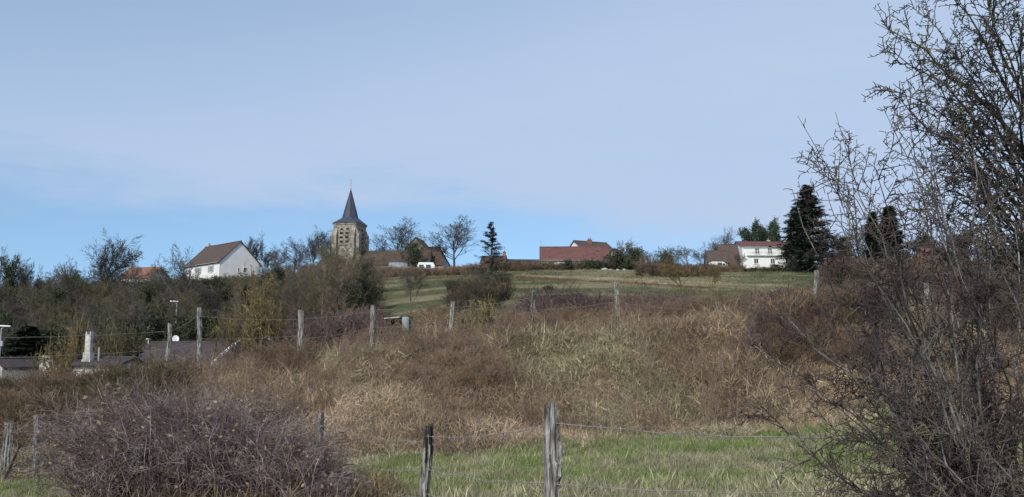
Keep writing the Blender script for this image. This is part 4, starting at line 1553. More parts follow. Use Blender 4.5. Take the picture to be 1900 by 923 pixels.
# ================================================================== SCATTERED GROWTH (stuff)
def blades(key, rng, n, h, w, lean, rad, segs=3, curl=.6):
    """one tuft of tapering, bending blades"""
    P0 = np.concatenate([rng.normal(size=(n, 2)) * rad, np.full((n, 1), -.02)], 1)
    a = rng.random(n) * 2 * PI
    d = np.stack([np.cos(a) * lean * rng.uniform(.2, 1.6, n), np.sin(a) * lean * rng.uniform(.2, 1.6, n), np.ones(n)], 1)
    L = h * rng.uniform(.45, 1.15, n)
    Pp = np.zeros((n, segs + 1, 3))
    Pp[:, 0] = P0
    dd = nrm(d)
    hd = np.stack([np.cos(a), np.sin(a), -np.ones(n) * .35], 1)
    for i in range(1, segs + 1):
        Pp[:, i] = Pp[:, i - 1] + dd * (L / segs)[:, None]
        dd = nrm(dd + hd * curl * rng.uniform(.2, 1.2, n)[:, None] + rng.normal(size=(n, 3)) * .12)
    sv = np.stack([-np.sin(a + rng.normal(size=n) * .8), np.cos(a), np.zeros(n)], 1)
    ws = w * np.linspace(1, .12, segs + 1)
    V = np.stack([Pp - sv[:, None] * ws[None, :, None], Pp + sv[:, None] * ws[None, :, None]], 2)
    idx = np.arange(n * (segs + 1) * 2).reshape(n, segs + 1, 2)
    Q = np.stack([idx[:, :-1, 0], idx[:, :-1, 1], idx[:, 1:, 1], idx[:, 1:, 0]], -1).reshape(-1, 4)
    return V.reshape(-1, 3), Q, np.repeat(rng.random(n), (segs + 1) * 2)


def collection_of(name, meshes):
    c = bpy.data.collections.new(name)
    for i, me in enumerate(meshes):
        o = bpy.data.objects.new('%s_%02d' % (name, i), me)
        c.objects.link(o)
    return c


def tuft_set(name, nvar, seed, mat, **kw):
    rng = np.random.default_rng(seed)
    ms = []
    for i in range(nvar):
        V, Q, Sh = blades('x', rng, **kw)
        ms.append(mesh_np('%s_%d' % (name, i), V, Q, mats=[MAT[mat]], shade=Sh))
    return collection_of(name, ms)


def scrub_set(name, nvar, seed, stems=22, c=(6, 4), spreadang=.5, wig=.14, up=-.02, r0=.012, rmin=.006, L=(.7, 1.1)):
    rng = np.random.default_rng(seed)
    ms = []
    for i in range(nvar):
        p0 = np.concatenate([rng.normal(size=(stems, 2)) * .18, np.full((stems, 1), -.05)], 1)
        d0 = np.concatenate([rng.normal(size=(stems, 2)) * spreadang, np.ones((stems, 1))], 1)
        tr = grow(rng, p0, d0, rng.uniform(*L, stems), 6, np.full(stems, r0), .4, wig, up)
        l2 = sub(rng, *tr, c[0], .2, 1, (25, 65), .42, 4, .7, .2, .0, .3, .5, rmin)
        l3 = sub(rng, *l2, c[1], .1, 1, (30, 65), .5, 3, .8, .2, .0, .3, .6, rmin)
        V, Q, Sh = tubes([tr, l2, l3], 3)
        ms.append(mesh_np('%s_%d' % (name, i), V, Q, mats=[MAT['twig_inst']], shade=Sh))
    return collection_of(name, ms)


def scatter(name, label, coll, nvar, P, scl, col, seed, tilt=.15):
    rng = np.random.default_rng(seed)
    n = len(P)
    me = bpy.data.meshes.new(name)
    me.vertices.add(n)
    me.vertices.foreach_set('co', P.astype(np.float32).ravel())
    rot = np.stack([rng.normal(size=n) * tilt, rng.normal(size=n) * tilt, rng.random(n) * 2 * PI], 1)
    for nm, typ, arr, key in (('rot', 'FLOAT_VECTOR', rot, 'vector'), ('scl', 'FLOAT_VECTOR', scl, 'vector'), ('col', 'FLOAT_VECTOR', col, 'vector')):
        a = me.attributes.new(nm, typ, 'POINT')
        a.data.foreach_set(key, np.asarray(arr, np.float32).ravel())
    a = me.attributes.new('vid', 'INT', 'POINT')
    a.data.foreach_set('value', rng.integers(0, nvar, n).astype(np.int32))
    o = link(name, me)
    g = bpy.data.node_groups.new(name, 'GeometryNodeTree')
    g.interface.new_socket('Geometry', in_out='INPUT', socket_type='NodeSocketGeometry')
    g.interface.new_socket('Geometry', in_out='OUTPUT', socket_type='NodeSocketGeometry')
    gi, go = nn(g, 'NodeGroupInput'), nn(g, 'NodeGroupOutput')
    ip = nn(g, 'GeometryNodeInstanceOnPoints')
    ci = nn(g, 'GeometryNodeCollectionInfo')
    ci.inputs['Collection'].default_value = coll
    ci.inputs['Separate Children'].default_value = True
    ci.inputs['Reset Children'].default_value = True
    lk(g, gi.outputs[0], ip.inputs['Points'])
    lk(g, ci.outputs[0], ip.inputs['Instance'])
    ip.inputs['Pick Instance'].default_value = True

    def named(nm, t):
        a = nn(g, 'GeometryNodeInputNamedAttribute', data_type=t)
        a.inputs['Name'].default_value = nm
        return a.outputs['Attribute']
    lk(g, named('vid', 'INT'), ip.inputs['Instance Index'])
    lk(g, named('rot', 'FLOAT_VECTOR'), ip.inputs['Rotation'])
    lk(g, named('scl', 'FLOAT_VECTOR'), ip.inputs['Scale'])
    lk(g, ip.outputs[0], go.inputs[0])
    md = o.modifiers.new('scatter', 'NODES')
    md.node_group = g
    return kind(o, 'stuff', label)


def pcol(rng, n, cols, w=None, jit=.18):
    cols = np.array(cols)
    c = cols[rng.choice(len(cols), n, p=w)]
    return c * (1 + jit * rng.normal(size=(n, 1))).clip(.5, 1.6)


def pixel_points(rng, n, px0, px1, Y0, Y1):
    """n points on the ground, spread evenly over the true area seen between two image columns"""
    Y = np.sqrt(rng.uniform(Y0**2, Y1**2, n))
    px = rng.uniform(px0, px1, n)
    z = np.full(n, 3.)
    for _ in range(3):
        x = (px - CX) / F_PX * (Y * math.cos(PITCH) + (z - EYE) * math.sin(PITCH))
        z = HV(x, Y)
    return np.stack([x, Y, z], 1), px


rng = np.random.default_rng(77)
C_SHORT = tuft_set('meadow_tuft', 6, 101, 'grass', n=20, h=.15, w=.0035, lean=.35, rad=.05, curl=.45)
C_DRY = tuft_set('dry_tuft', 8, 102, 'grass', n=17, h=.42, w=.0092, lean=.55, rad=.11, segs=4, curl=.85)
C_FAR = tuft_set('far_tuft', 5, 103, 'grass', n=16, h=.30, w=.02, lean=.6, rad=.22, curl=.5)
C_SCRUB = scrub_set('scrub', 5, 104)
C_FSCRUB = scrub_set('far_scrub', 5, 105, 18, (5, 3), .5, r0=.02, rmin=.011)
C_WEED = scrub_set('dead_weed', 4, 106, 5, (7, 2), .16, .05, .02, .006, .0035, (.7, 1.15))

# meadow grass in front
n = 52000
Y = np.sqrt(rng.uniform(4.2**2, 24.5**2, n))
x = rng.uniform(-.66, .66, n) * Y + rng.uniform(-1, 1, n)
keep = Y < meadow_edge(x) + rng.normal(size=n) * .45
x, Y = x[keep], Y[keep]
n = len(x)
green = vnoise(x, Y, .45, 1)
g2 = vnoise(x, Y, 1.6, 2)
far = smooth(10.5, 15, Y + 1.5 * (green - .5)) * smooth(22, 19, Y - .25 * x)
g3 = vnoise(x, Y * 1.8, .8, 13)
lush = np.clip(.14 + .30 * green + .62 * far + .5 * (g2 - .5) - .8 * smooth(.55, .8, g3), 0, 1)
c = mixc(np.array([.34, .325, .20])[None] * np.ones((n, 1)), (.205, .27, .085), lush)
tan = rng.random(n) < .30 - .18 * lush
c[tan] = pcol(rng, int(tan.sum()), [(.50, .43, .29), (.40, .34, .23)])
c *= (1 + .16 * rng.normal(size=(n, 1))).clip(.5, 1.5)
s = rng.uniform(.5, 1.25, n) * (.55 + .85 * g2) * (1 + .35 * (far < .3))
s[tan] *= 1.25
scatter('meadow_grass', 'short green and straw grass of the meadow inside the fence', C_SHORT, 6, np.stack([x, Y, HV(x, Y)], 1), np.stack([s, s, s], 1), c, 1)

# tall dry grass on the bank
n = 72000
Y = rng.uniform(19.6, 37, n)
x = rng.uniform(-.64, .64, n) * Y
keep = (Y > meadow_edge(x) + rng.normal(size=n) * .5)
x, Y = x[keep], Y[keep]
n = len(x)
z = HV(x, Y)
px, py = pix_arr(x, Y, z)
p1, p2, p3 = vnoise(x, Y, .28, 3), vnoise(x, Y, .9, 5), vnoise(x, Y, 2.2, 6)
c = pcol(rng, n, [(.47, .37, .245), (.40, .305, .20), (.54, .45, .31), (.33, .255, .17)], [.35, .3, .15, .2], .15)
olive = smooth(.50, .70, .55 * p1 + .45 * p2 + .22 * np.exp(-((px - 640) / 120)**2 - ((py - 690) / 60)**2) + .10 * np.exp(-((px - 1090) / 160)**2))
c = mixc(c, (.36, .345, .21), olive * .6)
redd = smooth(.50, .72, .6 * vnoise(x, Y, .33, 8) + .4 * p3 + .20 * np.exp(-((px - 880) / 130)**2) + .28 * smooth(1360, 1480, px) * smooth(740, 690, py) + .15 * smooth(420, 300, px))
c = mixc(c, (.27, .185, .135), redd * .6)
light = smooth(.52, .75, vnoise(x, Y, .5, 11)) * smooth(700, 780, py)
c = mixc(c, (.58, .45, .32), light * .8)
c *= (1 + .22 * rng.normal(size=(n, 1))).clip(.5, 1.6)
s = rng.uniform(.5, 1.25, n) * (.35 + 1.2 * p2) * (1 - .35 * smooth(2.0, .3, Y - meadow_edge(x))) * (1 - .45 * smooth(26, 29, Y) * smooth(470, 380, px))
flatn = rng.uniform(.7, 1.15, n)
scatter('bank_grass', 'tall tangled dry grass covering the bank below the upper fence', C_DRY, 8, np.stack([x, Y, z], 1), np.stack([s, s, s * flatn], 1), c, 2, .55)

# dead weed stalks
P, px = pixel_points(rng, 1500, -40, 1560, 21.5, 35)
n = len(P)
w_ = vnoise(P[:, 0], P[:, 1], .4, 9)
k = rng.random(n) < smooth(.35, .7, w_) + .35 * np.exp(-((px - 880) / 120)**2) + .2 * (P[:, 1] > 28)
P = P[k]
s = rng.uniform(.5, 1.15, len(P))
scatter('weed_stalks', 'dead brown weed stalks standing in the dry grass', C_WEED, 4, P, np.stack([s * .9, s * .9, s], 1), pcol(rng, len(P), [(.24, .165, .115), (.33, .25, .17), (.19, .13, .095)]), 3, .12)


# scrub
def scrub(name, label, coll, regions, seed):
    rg = np.random.default_rng(seed)
    Ps, Ss, Cs = [], [], []
    for px0, px1, Y0, Y1, n, h0, h1, wid, cols in regions:
        P, _ = pixel_points(rg, n, px0, px1, Y0, Y1)
        nz = vnoise(P[:, 0], P[:, 1], 2.4 / max(4, Y0 * .12), 4)
        h = rg.uniform(h0, h1, n) * (.65 + .7 * nz)
        wd = h * wid * rg.uniform(.8, 1.3, n)
        Ps.append(P)
        Ss.append(np.stack([wd, wd, h], 1))
        Cs.append(pcol(rg, n, cols))
    return scatter(name, label, coll, 5, np.concatenate(Ps), np.concatenate(Ss), np.concatenate(Cs), seed + 1)


PURP = [(.125, .085, .085), (.105, .074, .072), (.155, .11, .10)]
BRWN = [(.20, .135, .09), (.155, .105, .07), (.24, .17, .11)]
DARK = [(.085, .07, .05), (.11, .085, .06), (.07, .065, .045)]
OLIV = [(.13, .115, .06), (.16, .14, .075), (.10, .085, .05)]
scrub('bramble_thicket', 'purple brown bramble thicket behind the upper fence', C_SCRUB, [
    (425, 690, 34, 56, 620, 1.0, 1.8, .9, PURP), (690, 790, 34, 58, 190, .4, .95, 1.0, PURP),
    (770, 985, 36, 60, 240, .5, 1.2, .9, PURP + BRWN),
    (985, 1270, 42, 56, 420, 1.1, 1.9, .8, PURP),
    (1255, 1600, 31.5, 52, 520, .5, 1.2, .9, PURP + BRWN + BRWN),
    (1400, 1640, 25, 31, 80, .5, 1.0, .9, PURP + BRWN),
    (1560, 1960, 24, 60, 400, .5, 1.2, .9, PURP + DARK)], 201)
scrub('bank_scrub', 'brown and olive scrub on the left and middle of the bank', C_SCRUB, [
    (-60, 300, 21.5, 27.5, 400, .4, .8, .9, BRWN + DARK + OLIV),
    (150, 330, 22.5, 27, 130, .5, .95, .9, OLIV + DARK),
    (760, 985, 24.5, 30.5, 60, .35, .75, .9, [(.26, .19, .13), (.22, .155, .105), (.30, .22, .15)]),
    (470, 570, 27, 32, 70, .4, .8, .9, BRWN),
    (900, 1400, 30.5, 40, 240, .4, .9, 1.0, BRWN)], 203)
scrub('valley_scrub', 'dark scrub in the hollow around the bungalow', C_FSCRUB, [
    (-60, 440, 36, 52, 300, .5, 1.15, 1.1, DARK + PURP), (140, 430, 50, 58, 110, 1.3, 2.5, .7, DARK + OLIV + BRWN), (230, 440, 62, 78, 60, 1.0, 2.1, .8, DARK + OLIV), (-60, 150, 50, 72, 160, .6, 1.4, 1.0, DARK + PURP),
    (440, 700, 56, 92, 480, 1.0, 2.2, .9, BRWN + PURP),
    (690, 840, 66, 92, 160, .4, .9, 1.0, BRWN + [(.26, .20, .12)])], 205)
scrub('hillside_scrub', 'undergrowth of the wooded slope and the hedge lines on the ridge', C_FSCRUB, [
    (-70, 430, 102, 182, 1500, .9, 2.0, 1.0, DARK + DARK + OLIV),
    (430, 700, 104, 182, 700, .8, 1.8, 1.0, DARK + BRWN + OLIV),
    (690, 900, 168, 174, 420, .9, 1.7, .9, [(.25, .18, .13), (.20, .13, .10), (.30, .23, .16)]),
    (900, 1010, 182, 190, 110, 1.0, 2.2, .9, DARK + BRWN),
    (835, 940, 86, 124, 150, .8, 2.0, .8, DARK + DARK + BRWN),
    (1180, 1330, 145, 186, 150, .9, 2.0, .8, BRWN + DARK),
    (1300, 1380, 168, 180, 60, .8, 1.6, .9, BRWN),
    (1365, 1470, 170, 180, 80, .4, 1.1, .9, DARK + OLIV),
    (1535, 1960, 122, 170, 900, 1.5, 3.4, .8, DARK + BRWN + PURP),
    (1540, 1610, 146, 152, 90, 1.8, 2.6, .8, [(.20, .09, .085), (.17, .085, .08)])], 207)

# rough pasture tufts on the hill
P, px = pixel_points(rng, 15000, 700, 1560, 45, 186)
a = P[:, 0] / P[:, 1]
gc = ground_colour(P[:, 0], P[:, 1], P[:, 2])
nz = vnoise(P[:, 0], P[:, 1], .2, 5)
k = rng.random(len(P)) < .25 + .9 * nz
P, gc, nz = P[k], gc[k], nz[k]
s = rng.uniform(.5, 1.3, len(P)) * (.4 + .9 * nz)
scatter('pasture_grass', 'rough grass of the hillside pasture', C_FAR, 5, P, np.stack([s * 1.3, s * 1.3, s], 1), gc * 1.2 * (1 + .15 * rng.normal(size=(len(P), 1))).clip(.6, 1.5), 9, .3)


# ================================================================== FENCES
def post_mesh(seed, h, w, lean=(0, 0), knots=(), split=True, deep=.35, taper=.9, sides=16, rings=34):
    rg = np.random.default_rng(seed)
    base = (1 + .15 * rg.normal(size=sides)).clip(.7, 1.3)
    base[rg.integers(sides)] *= .55
    base[rg.integers(sides)] *= .7
    tops = rg.uniform(-.05, .03, sides)
    if split:
        j = rg.integers(sides)
        tops[j] -= .16
        tops[(j + 1) % sides] -= .10
    R_ = []
    curve = rg.normal(size=3) * w * .25
    for k in range(rings):
        t = k / (rings - 1)
        z = -deep + (h + deep) * t
        cx = lean[0] * max(z, 0) / h + curve[0] * math.sin(t * 5)
        cy = lean[1] * max(z, 0) / h + curve[1] * math.sin(t * 4 + 1)
        row = []
        for i in range(sides):
            an = 2 * PI * i / sides
            r = w / 2 * base[i] * (1 + (taper - 1) * t) * (1 + .05 * rg.normal())
            for kz, ka, kr, ks in knots:
                da = (an - ka + PI) % (2 * PI) - PI
                r += kr * math.exp(-((z - kz) / ks)**2 - (da / .45)**2)
            zz_ = z + tops[i] * smooth(.8, 1, np.array(t))
            row.append((cx + r * math.cos(an), cy + r * math.sin(an), float(zz_)))
        R_.append(row)
    m = MB()
    m.loft(R_)
    return m


def fence(name, label, posts, wires, wire_r, seed, barbs=0):
    """posts: (px, top row, Y, width px, lean px, material, knots, part label); the posts and wires hang together as one fence"""
    P0 = ground_px(posts[0][0], posts[0][2])
    root = empty(name, P0, 0, label, 'fence')
    info = []
    for i, (px, tp, Y, w, lean, mat, knots, lab) in enumerate(posts):
        b = ground_px(px - lean, Y)
        t = at(px, tp, Y)
        h = t.z - b.z
        m = post_mesh(seed + i, h, w / F_PX * Y, (t.x - b.x, 0), knots)
        o = m.build('fence_post', MAT['wood_grey' if mat == 'wood_black_top' else mat], root)
        if mat == 'wood_black_top':          # the upper third is black with rot
            o.data.materials.append(MAT['rotten'])
            for p_ in o.data.polygons:
                if p_.center.z > h * (.70 + .10 * math.sin(p_.center.x * 90)):
                    p_.material_index = 1
        o.location = b - P0
        if lab:
            o['label'] = lab
        info.append((b, t, h))
    rg = random.Random(seed)
    for fr_ in wires:
        m = MB()
        for (b0, t0, h0), (b1, t1, h1) in zip(info[:-1], info[1:]):
            a = b0.lerp(t0, fr_ + rg.uniform(-.04, .04)) - P0
            c_ = b1.lerp(t1, fr_ + rg.uniform(-.04, .04)) - P0
            a.y -= .05
            c_.y -= .05
            pts = []
            nseg = 10
            for k in range(nseg + 1):
                q = a.lerp(c_, k / nseg)
                q.z -= .05 * 4 * (k / nseg) * (1 - k / nseg) * rg.uniform(.8, 1.2)
                pts.append(q)
            m.tube(pts, wire_r, 4)
            if barbs:
                L = (c_ - a).length
                for k in range(int(L / barbs)):
                    u = (k + .5) / int(L / barbs) * nseg
                    j = int(u)
                    q = pts[j].lerp(pts[j + 1], u - j)
                    for s_ in (-1, 1):
                        dv = Vector((rg.uniform(-.3, .3), s_ * .5, rg.uniform(.4, 1) * s_)).normalized() * .022
                        m.tube([q - dv, q + dv], wire_r * .8, 3)
        m.build('barbed_wire' if barbs else 'wire', MAT['wire'], root)
    return root


KN = [(.90, -.15, .075, .05), (.79, -.9, .06, .04), (.71, -.8, .065, .045), (1.03, -.1, .05, .018), (.84, -1.9, .025, .04), (.30, -.6, .02, .06)]
fence('barbed_wire_fence', 'old barbed wire fence with grey split posts in front, crossing the bramble', [
    (1700, 772, 7.5, 24, 0, 'wood_grey', (), 'post hidden among the hawthorn stems'),
    (1024, 752, 7.9, 25, -2, 'wood_grey', KN, 'thick knotty pale grey post, nearest in view'),
    (790, 790, 10.7, 20, -3, 'wood_black_top', (), 'grey post with a blackened top, just right of the bramble'),
    (593, 766, 13.0, 16, 2, 'wood_grey', (), 'split grey post rising out of the right end of the bramble'),
    (424, 762, 15.0, 10, 0, 'wood_dark', (), 'thin dark post almost buried in the bramble'),
    (139, 778, 18.4, 9, 0, 'wood_grey', (), None),
    (66, 771, 19.0, 11, -3, 'wood_grey', (), 'slim pale post left of the bramble'),
    (13, 785, 19.6, 15, 0, 'wood_grey', (), 'broad split post at the left edge'),
    (-120, 785, 20.5, 12, 0, 'wood_grey', (), None)], (.86, .52, .22), .0038, 301, .16)
fence('bank_fence', 'line of thin leaning grey posts with slack wire along the top of the bank', [
    (-40, 612, 28.5, 8, 0, 'wood_grey', (), None),
    (310, 601, 28.8, 9, -3, 'wood_grey', (), None),
    (370, 571, 29, 9, 1, 'wood_grey', (), None),
    (558, 577, 29, 10, -1, 'wood_grey', (), None),
    (691, 567, 29.2, 8, 0, 'wood_grey', (), None),
    (840, 560, 29.5, 8, 5, 'wood_grey', (), 'leaning post by the lichened shrub'),
    (989, 540, 29.8, 9, 3, 'wood_dark', (), 'tilted split post left of the middle thicket'),
    (1142, 525, 30, 9, -6, 'wood_grey', (), 'tall post leaning left, in the middle of the bank'),
    (1330, 560, 30.3, 8, 2, 'wood_dark', (), None),
    (1514, 503, 30.5, 9, 2, 'wood_grey', (), 'pale post among the first hawthorn twigs'),
    (1720, 520, 30.5, 9, 0, 'wood_grey', (), None)], (.88, .55, .25), .0042, 401)

b0, b1 = at(8, 884, 18.9), at(38, 824, 18.9)
m = MB()
m.tube([Vector((0, 0, -.1)), (b1 - b0) * .5 + Vector((.02, 0, -.01)), b1 - b0], [.028, .026, .02], 6)
m.tube([(b1 - b0) * .75, (b1 - b0) * .8 + Vector((.1, .03, .12))], [.012, .006], 4)
o = m.build('broken_stick', MAT['stick'])
o.location = b0
tag(o, 'black broken stick leaning against the left edge fence post', 'stick')

b0 = ground_px(507, 31.2)
st_ = empty('split_stump', b0, 0, 'pale straw coloured splintered stump peeking over the bank below the dish', 'stump')
rg = random.Random(9)
zt_ = at(507, 642, 31.2).z - b0.z
for k in range(16):
    a_ = rg.uniform(0, 2 * PI)
    rr_ = rg.uniform(.05, .25)
    m = MB()
    m.tube([(rr_ * math.cos(a_), rr_ * math.sin(a_), -.2), (rr_ * .3 * math.cos(a_), rr_ * .3 * math.sin(a_), zt_ * (1 - rr_ * 1.6) * rg.uniform(.8, 1.05))], [.05, .016], 5)
    m.build('splinter', MAT['straw'], st_)


# ================================================================== FOREGROUND BRAMBLE
def bramble():
    rg = np.random.default_rng(501)
    root_p = ground_px(390, 12.4)
    root = empty('bramble_bush', root_p, 0, 'big purple grey bramble mound engulfing the front fence, lower left', 'bush')
    k = 1250
    u = rg.uniform(0, 1, k)
    pxs = 150 + u * 515
    Ys = 12.4 + rg.normal(size=k) * .75 + (u - .5) * -.8
    top_row = np.interp(pxs, [100, 140, 190, 240, 330, 400, 450, 520, 560, 592, 640, 690, 720], [870, 815, 768, 742, 740, 750, 772, 792, 828, 862, 882, 905, 935]) + 26 * (vnoise(pxs, Ys * 30, .03, 3) - .5)
    P0 = np.array([ground_px(p, y) for p, y in zip(pxs, Ys)])
    ht = np.array([at(p, t, y).z for p, t, y in zip(pxs, top_row, Ys)]) - P0[:, 2]
    ht = np.clip(ht, .35, 2.2)
    a = rg.random(k) * 2 * PI
    le = rg.uniform(.05, .55, k)
    d0 = np.stack([np.cos(a) * le, np.sin(a) * le, np.ones(k)], 1)
    cane = grow(rg, P0, d0, ht * rg.uniform(.75, 1.5, k), 9, rg.uniform(.004, .0095, k), .45, .11, -.17)
    # keep the mound under its outline
    for arr in (cane,):
        dz = arr[0][..., 2] - P0[:, None, 2]
        lim = ht[:, None] * rg.uniform(.82, 1.05, (k, 1))
        arr[0][..., 2] = P0[:, None, 2] + np.where(dz > lim * .8, lim * .8 + (lim * .25) * np.tanh((dz - lim * .8) / (lim * .25 + 1e-3)), dz)
    s1 = sub(rg, *cane, 7, .25, 1, (25, 75), .30, 5, .7, .22, -.03, .3, .5, .003)
    s2 = sub(rg, *s1, 4, .1, 1, (30, 75), .5, 3, .8, .25, -.03, .3, .6, .0026, keep=.62)
    for arr in (cane, s1, s2):
        arr[0][...] -= np.array(root_p)
    tan = rg.random(k) < .28
    V, Q, _ = tubes([(cane[0][~tan], cane[1][~tan])], 4)
    link('cane', mesh_np('bramble_canes', V, Q, mats=[MAT['twig_purple']]), root)
    V, Q, _ = tubes([(cane[0][tan], cane[1][tan])], 4)
    o = link('cane', mesh_np('bramble_dead_canes', V, Q, mats=[MAT['cane_tan']]), root)
    o['label'] = 'dead straw coloured canes'
    V, Q, _ = tubes([s1, s2], 3)
    link('twig', mesh_np('bramble_twigs', V, Q, mats=[MAT['twig_purple']]), root)
    C = spread(rg, s1[0], 3600) + rg.normal(size=(3600, 3)) * .02
    V, Q = leaves(rg, C, .028)
    o = link('withered_leaf', mesh_np('bramble_leaves', V, Q, mats=[MAT['cane_tan']]), root)
    o['kind'] = 'stuff'


bramble()
# dead grass growing through its foot
P, px = pixel_points(rng, 5200, 95, 720, 10.6, 13.6)
P = P[np.abs(P[:, 1] - 12.0) < 1.5]
s = rng.uniform(.45, 1.05, len(P))
scatter('bramble_foot_grass', 'straw coloured dead grass growing through the foot of the bramble', C_DRY, 8, P, np.stack([s, s, s * 1.1], 1),
        pcol(rng, len(P), [(.30, .22, .13), (.24, .17, .10), (.17, .12, .075), (.20, .19, .10)]), 12, .3)


# ================================================================== HAWTHORN IN THE RIGHT FOREGROUND
def curve_to(rg, B, Tt, n=12, arch=.25, wob=.055):
    d = Tt - B
    L = d.length
    side = Vector((rg.normal(), rg.normal(), rg.normal() * .5)) * L * .07
    C = B.lerp(Tt, .5) + Vector((0, 0, 1)) * L * arch + side
    out = []
    w_ = np.cumsum(rg.normal(size=(n, 3)) * wob * L / n * 2.2, 0)
    w_ -= np.linspace(0, 1, n)[:, None] * w_[-1]
    for i in range(n):
        t = i / (n - 1)
        p = B * (1 - t)**2 + C * 2 * t * (1 - t) + Tt * t * t
        out.append(np.array(p) + w_[i])
    return np.array(out)


def hawthorn(name, label, seed, bases, tips, r0, arch, l2, l3, l4, stem_mat, twig_mat, spur_mat, rel, thick=1.0):
    rg = np.random.default_rng(seed)
    Ps, Rs = [], []
    for i, (px, py, Y, *bi) in enumerate(tips):
        B = bases(rg, bi[0] if bi else None)
        Tt = at(px, py, Y)
        Ps.append(curve_to(rg, B, Tt, 12, arch(rg)))
        L = (Tt - B).length
        Rs.append(np.linspace(r0 * rg.uniform(.6, 1.2) * (.5 + L * .2), .0018, 12))
    st = (np.array(Ps), np.array(Rs))
    a2 = sub(rg, *st, l2[0], .22, .98, (25, 58), 0, 8, .55, .12, .02, .72, .35, .0034 * thick, absL=l2[1])
    a3 = sub(rg, *a2, l3[0], .08, 1, (35, 72), 0, 5, .65, .24, .0, .4, .5, .0028 * thick, absL=l3[1])
    a3b = sub(rg, *st, l3[0] * 2, .3, 1, (40, 80), 0, 4, .3, .2, .0, .5, .5, .0028 * thick, absL=l3[1])
    a4 = sub(rg, *a3, l4[0], .1, 1, (45, 85), 0, 2, .9, .0, .0, 0, .75, .0026 * thick, absL=l4[1])
    a4b = sub(rg, *a2, l4[0] * 2, .1, 1, (50, 88), 0, 2, .7, .0, .0, 0, .8, .0030 * thick, absL=l4[1])
    org = np.array(rel)
    for q in (st, a2, a3, a3b, a4, a4b):
        q[0][...] -= org
    root = empty(name, rel, 0, label, 'tree' if 'tree' in name else 'bush')
    V, Q, _ = tubes([st], 7)
    link('stem', mesh_np(name + '_stems', V, Q, mats=[MAT[stem_mat]], smooth=True), root)
    V, Q, _ = tubes([a2], 5)
    V2, Q2, _ = tubes([a3, a3b], 4)
    V, Q = join([(V, Q), (V2, Q2)])
    link('branch', mesh_np(name + '_branches', V, Q, mats=[MAT[twig_mat]], smooth=True), root)
    V, Q, _ = tubes([a4, a4b], 3)
    link('thorn_twig', mesh_np(name + '_spurs', V, Q, mats=[MAT[spur_mat]]), root)
    return root


rg0 = np.random.default_rng(600)
BT = [(1480, 215), (1550, 208), (1640, 203), (1664, 232), (1500, 292), (1532, 300), (1590, 258), (1700, 212), (1722, 176), (1762, 205), (1690, 148), (1560, 480),
      (1470, 352), (1528, 388), (1562, 420), (1400, 642), (1405, 760), (1438, 560), (1466, 604), (1480, 690), (1502, 762), (1488, 842), (1522, 884), (1552, 925), (1580, 640), (1610, 540),
      (1660, 350), (1742, 282), (1802, 244), (1852, 262), (1905, 300), (1960, 400), (1622, 722), (1600, 802), (1652, 900), (1802, 352), (1762, 422), (1702, 500),
      (1545, 600), (1530, 700), (1560, 780), (1600, 600), (1640, 470), (1690, 330), (1620, 300), (1580, 350), (1730, 360), (1830, 420), (1900, 500), (1700, 640), (1760, 560), (1680, 760), (1740, 820)]
tips = [(px, py, float(np.clip(6.1 + rg0.normal() * .55, 4.9, 7.3))) for px, py in BT]
for _ in range(20):
    tips.append((rg0.uniform(1590, 1960), rg0.uniform(540, 960), rg0.uniform(5.2, 7.2)))
BB = ground_px(1905, 6.1)


def base_bush(rg, bi):
    return BB + Vector((rg.normal() * .26, rg.normal() * .28, -.1))


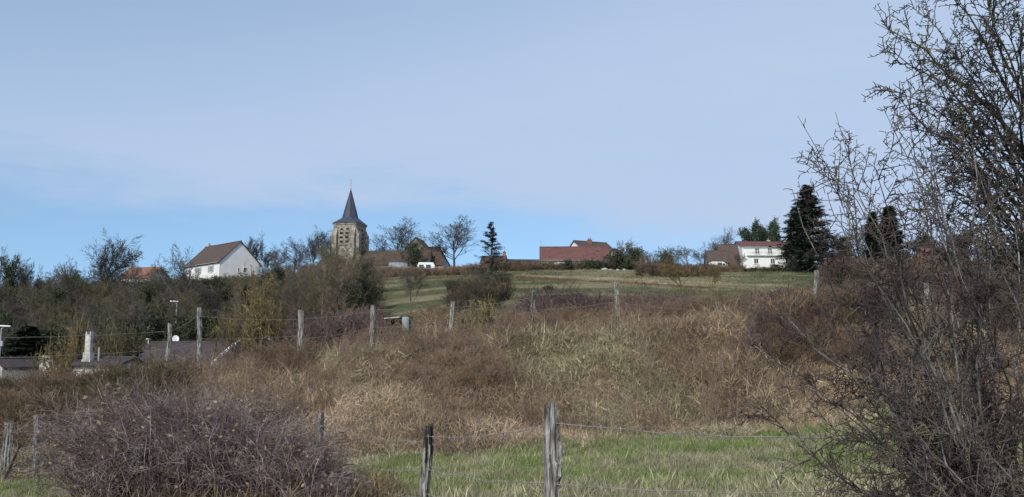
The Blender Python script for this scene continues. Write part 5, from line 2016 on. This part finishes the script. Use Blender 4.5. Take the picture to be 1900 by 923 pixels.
hawthorn('hawthorn_bush', 'big bare hawthorn bush fanning grey thorny stems across the right foreground', 601, base_bush, tips, .0115, lambda r: r.uniform(-.03, .08),
         (9, (.28, 1.05)), (6, (.08, .30)), (3, (.018, .05)), 'haw_stem', 'haw_twig', 'haw_twig', BB, 1.2)

TB = ground_px(2010, 7.4)
TT = [(1622, 42), (1640, 78), (1626, 156), (1672, 152), (1742, 162), (1752, 178), (1702, 12), (1748, -40), (1800, -80), (1856, -110), (1905, -60), (1765, 262), (1742, 332), (1722, 382), (1702, 424), (1782, 432),
      (1800, 60), (1842, 20), (1880, 90), (1812, 130), (1842, 190), (1782, 300), (1812, 352), (1892, 350), (1840, 430), (1762, 92), (1732, 232), (1700, 60), (1790, 200), (1870, 240)]
ttips = [(px, py, float(np.clip(7.0 + rg0.normal() * .45, 6.1, 8.2)), py) for px, py in TT]


def base_tree(rg, py):
    z = np.interp(py, [-100, 60, 200, 400, 700], [3.9, 3.1, 2.5, 1.9, 1.2]) + rg.normal() * .15
    return Vector((TB.x - .10 - .02 * z, TB.y + rg.normal() * .08, float(z)))


ht_ = hawthorn('hawthorn_tree', 'dense dark knotty hawthorn tree leaning in from the right edge', 602, base_tree, ttips, .021, lambda r: r.uniform(.04, .16),
               (8, (.30, .95)), (4, (.10, .34)), (4, (.02, .055)), 'haw_dark', 'haw_dark', 'haw_dark', TB, 1.6)
m = post_mesh(88, 5.4, .26, (-.02, .1), ((1.2, 1, .05, .1), (2.2, 3, .06, .12), (3.0, 4, .05, .1)), False, .4, .5, 12, 26)
tr_ = m.build('trunk', MAT['haw_stem'], ht_, True)

# one yellow lichened twig arching over the top of the bank
b0 = ground_px(790, 29)
rg = np.random.default_rng(71)
cv = curve_to(rg, b0, at(738, 607, 29), 10, .22)[None] - np.array(b0)
st1 = (cv, np.linspace(.022, .010, 10)[None])
s1 = sub(rg, *st1, 16, .3, 1, (30, 60), 0, 4, .6, .15, .05, 0, .5, .010, absL=(.15, .45))
V, Q, _ = tubes([st1, s1], 4)
o = link('lichen_branch', mesh_np('lichen_branch', V, Q, mats=[MAT['twig_lichen']]), None, b0)
tag(o, 'single yellow lichened branch arching left over the bank top, near the barrel', 'branch')
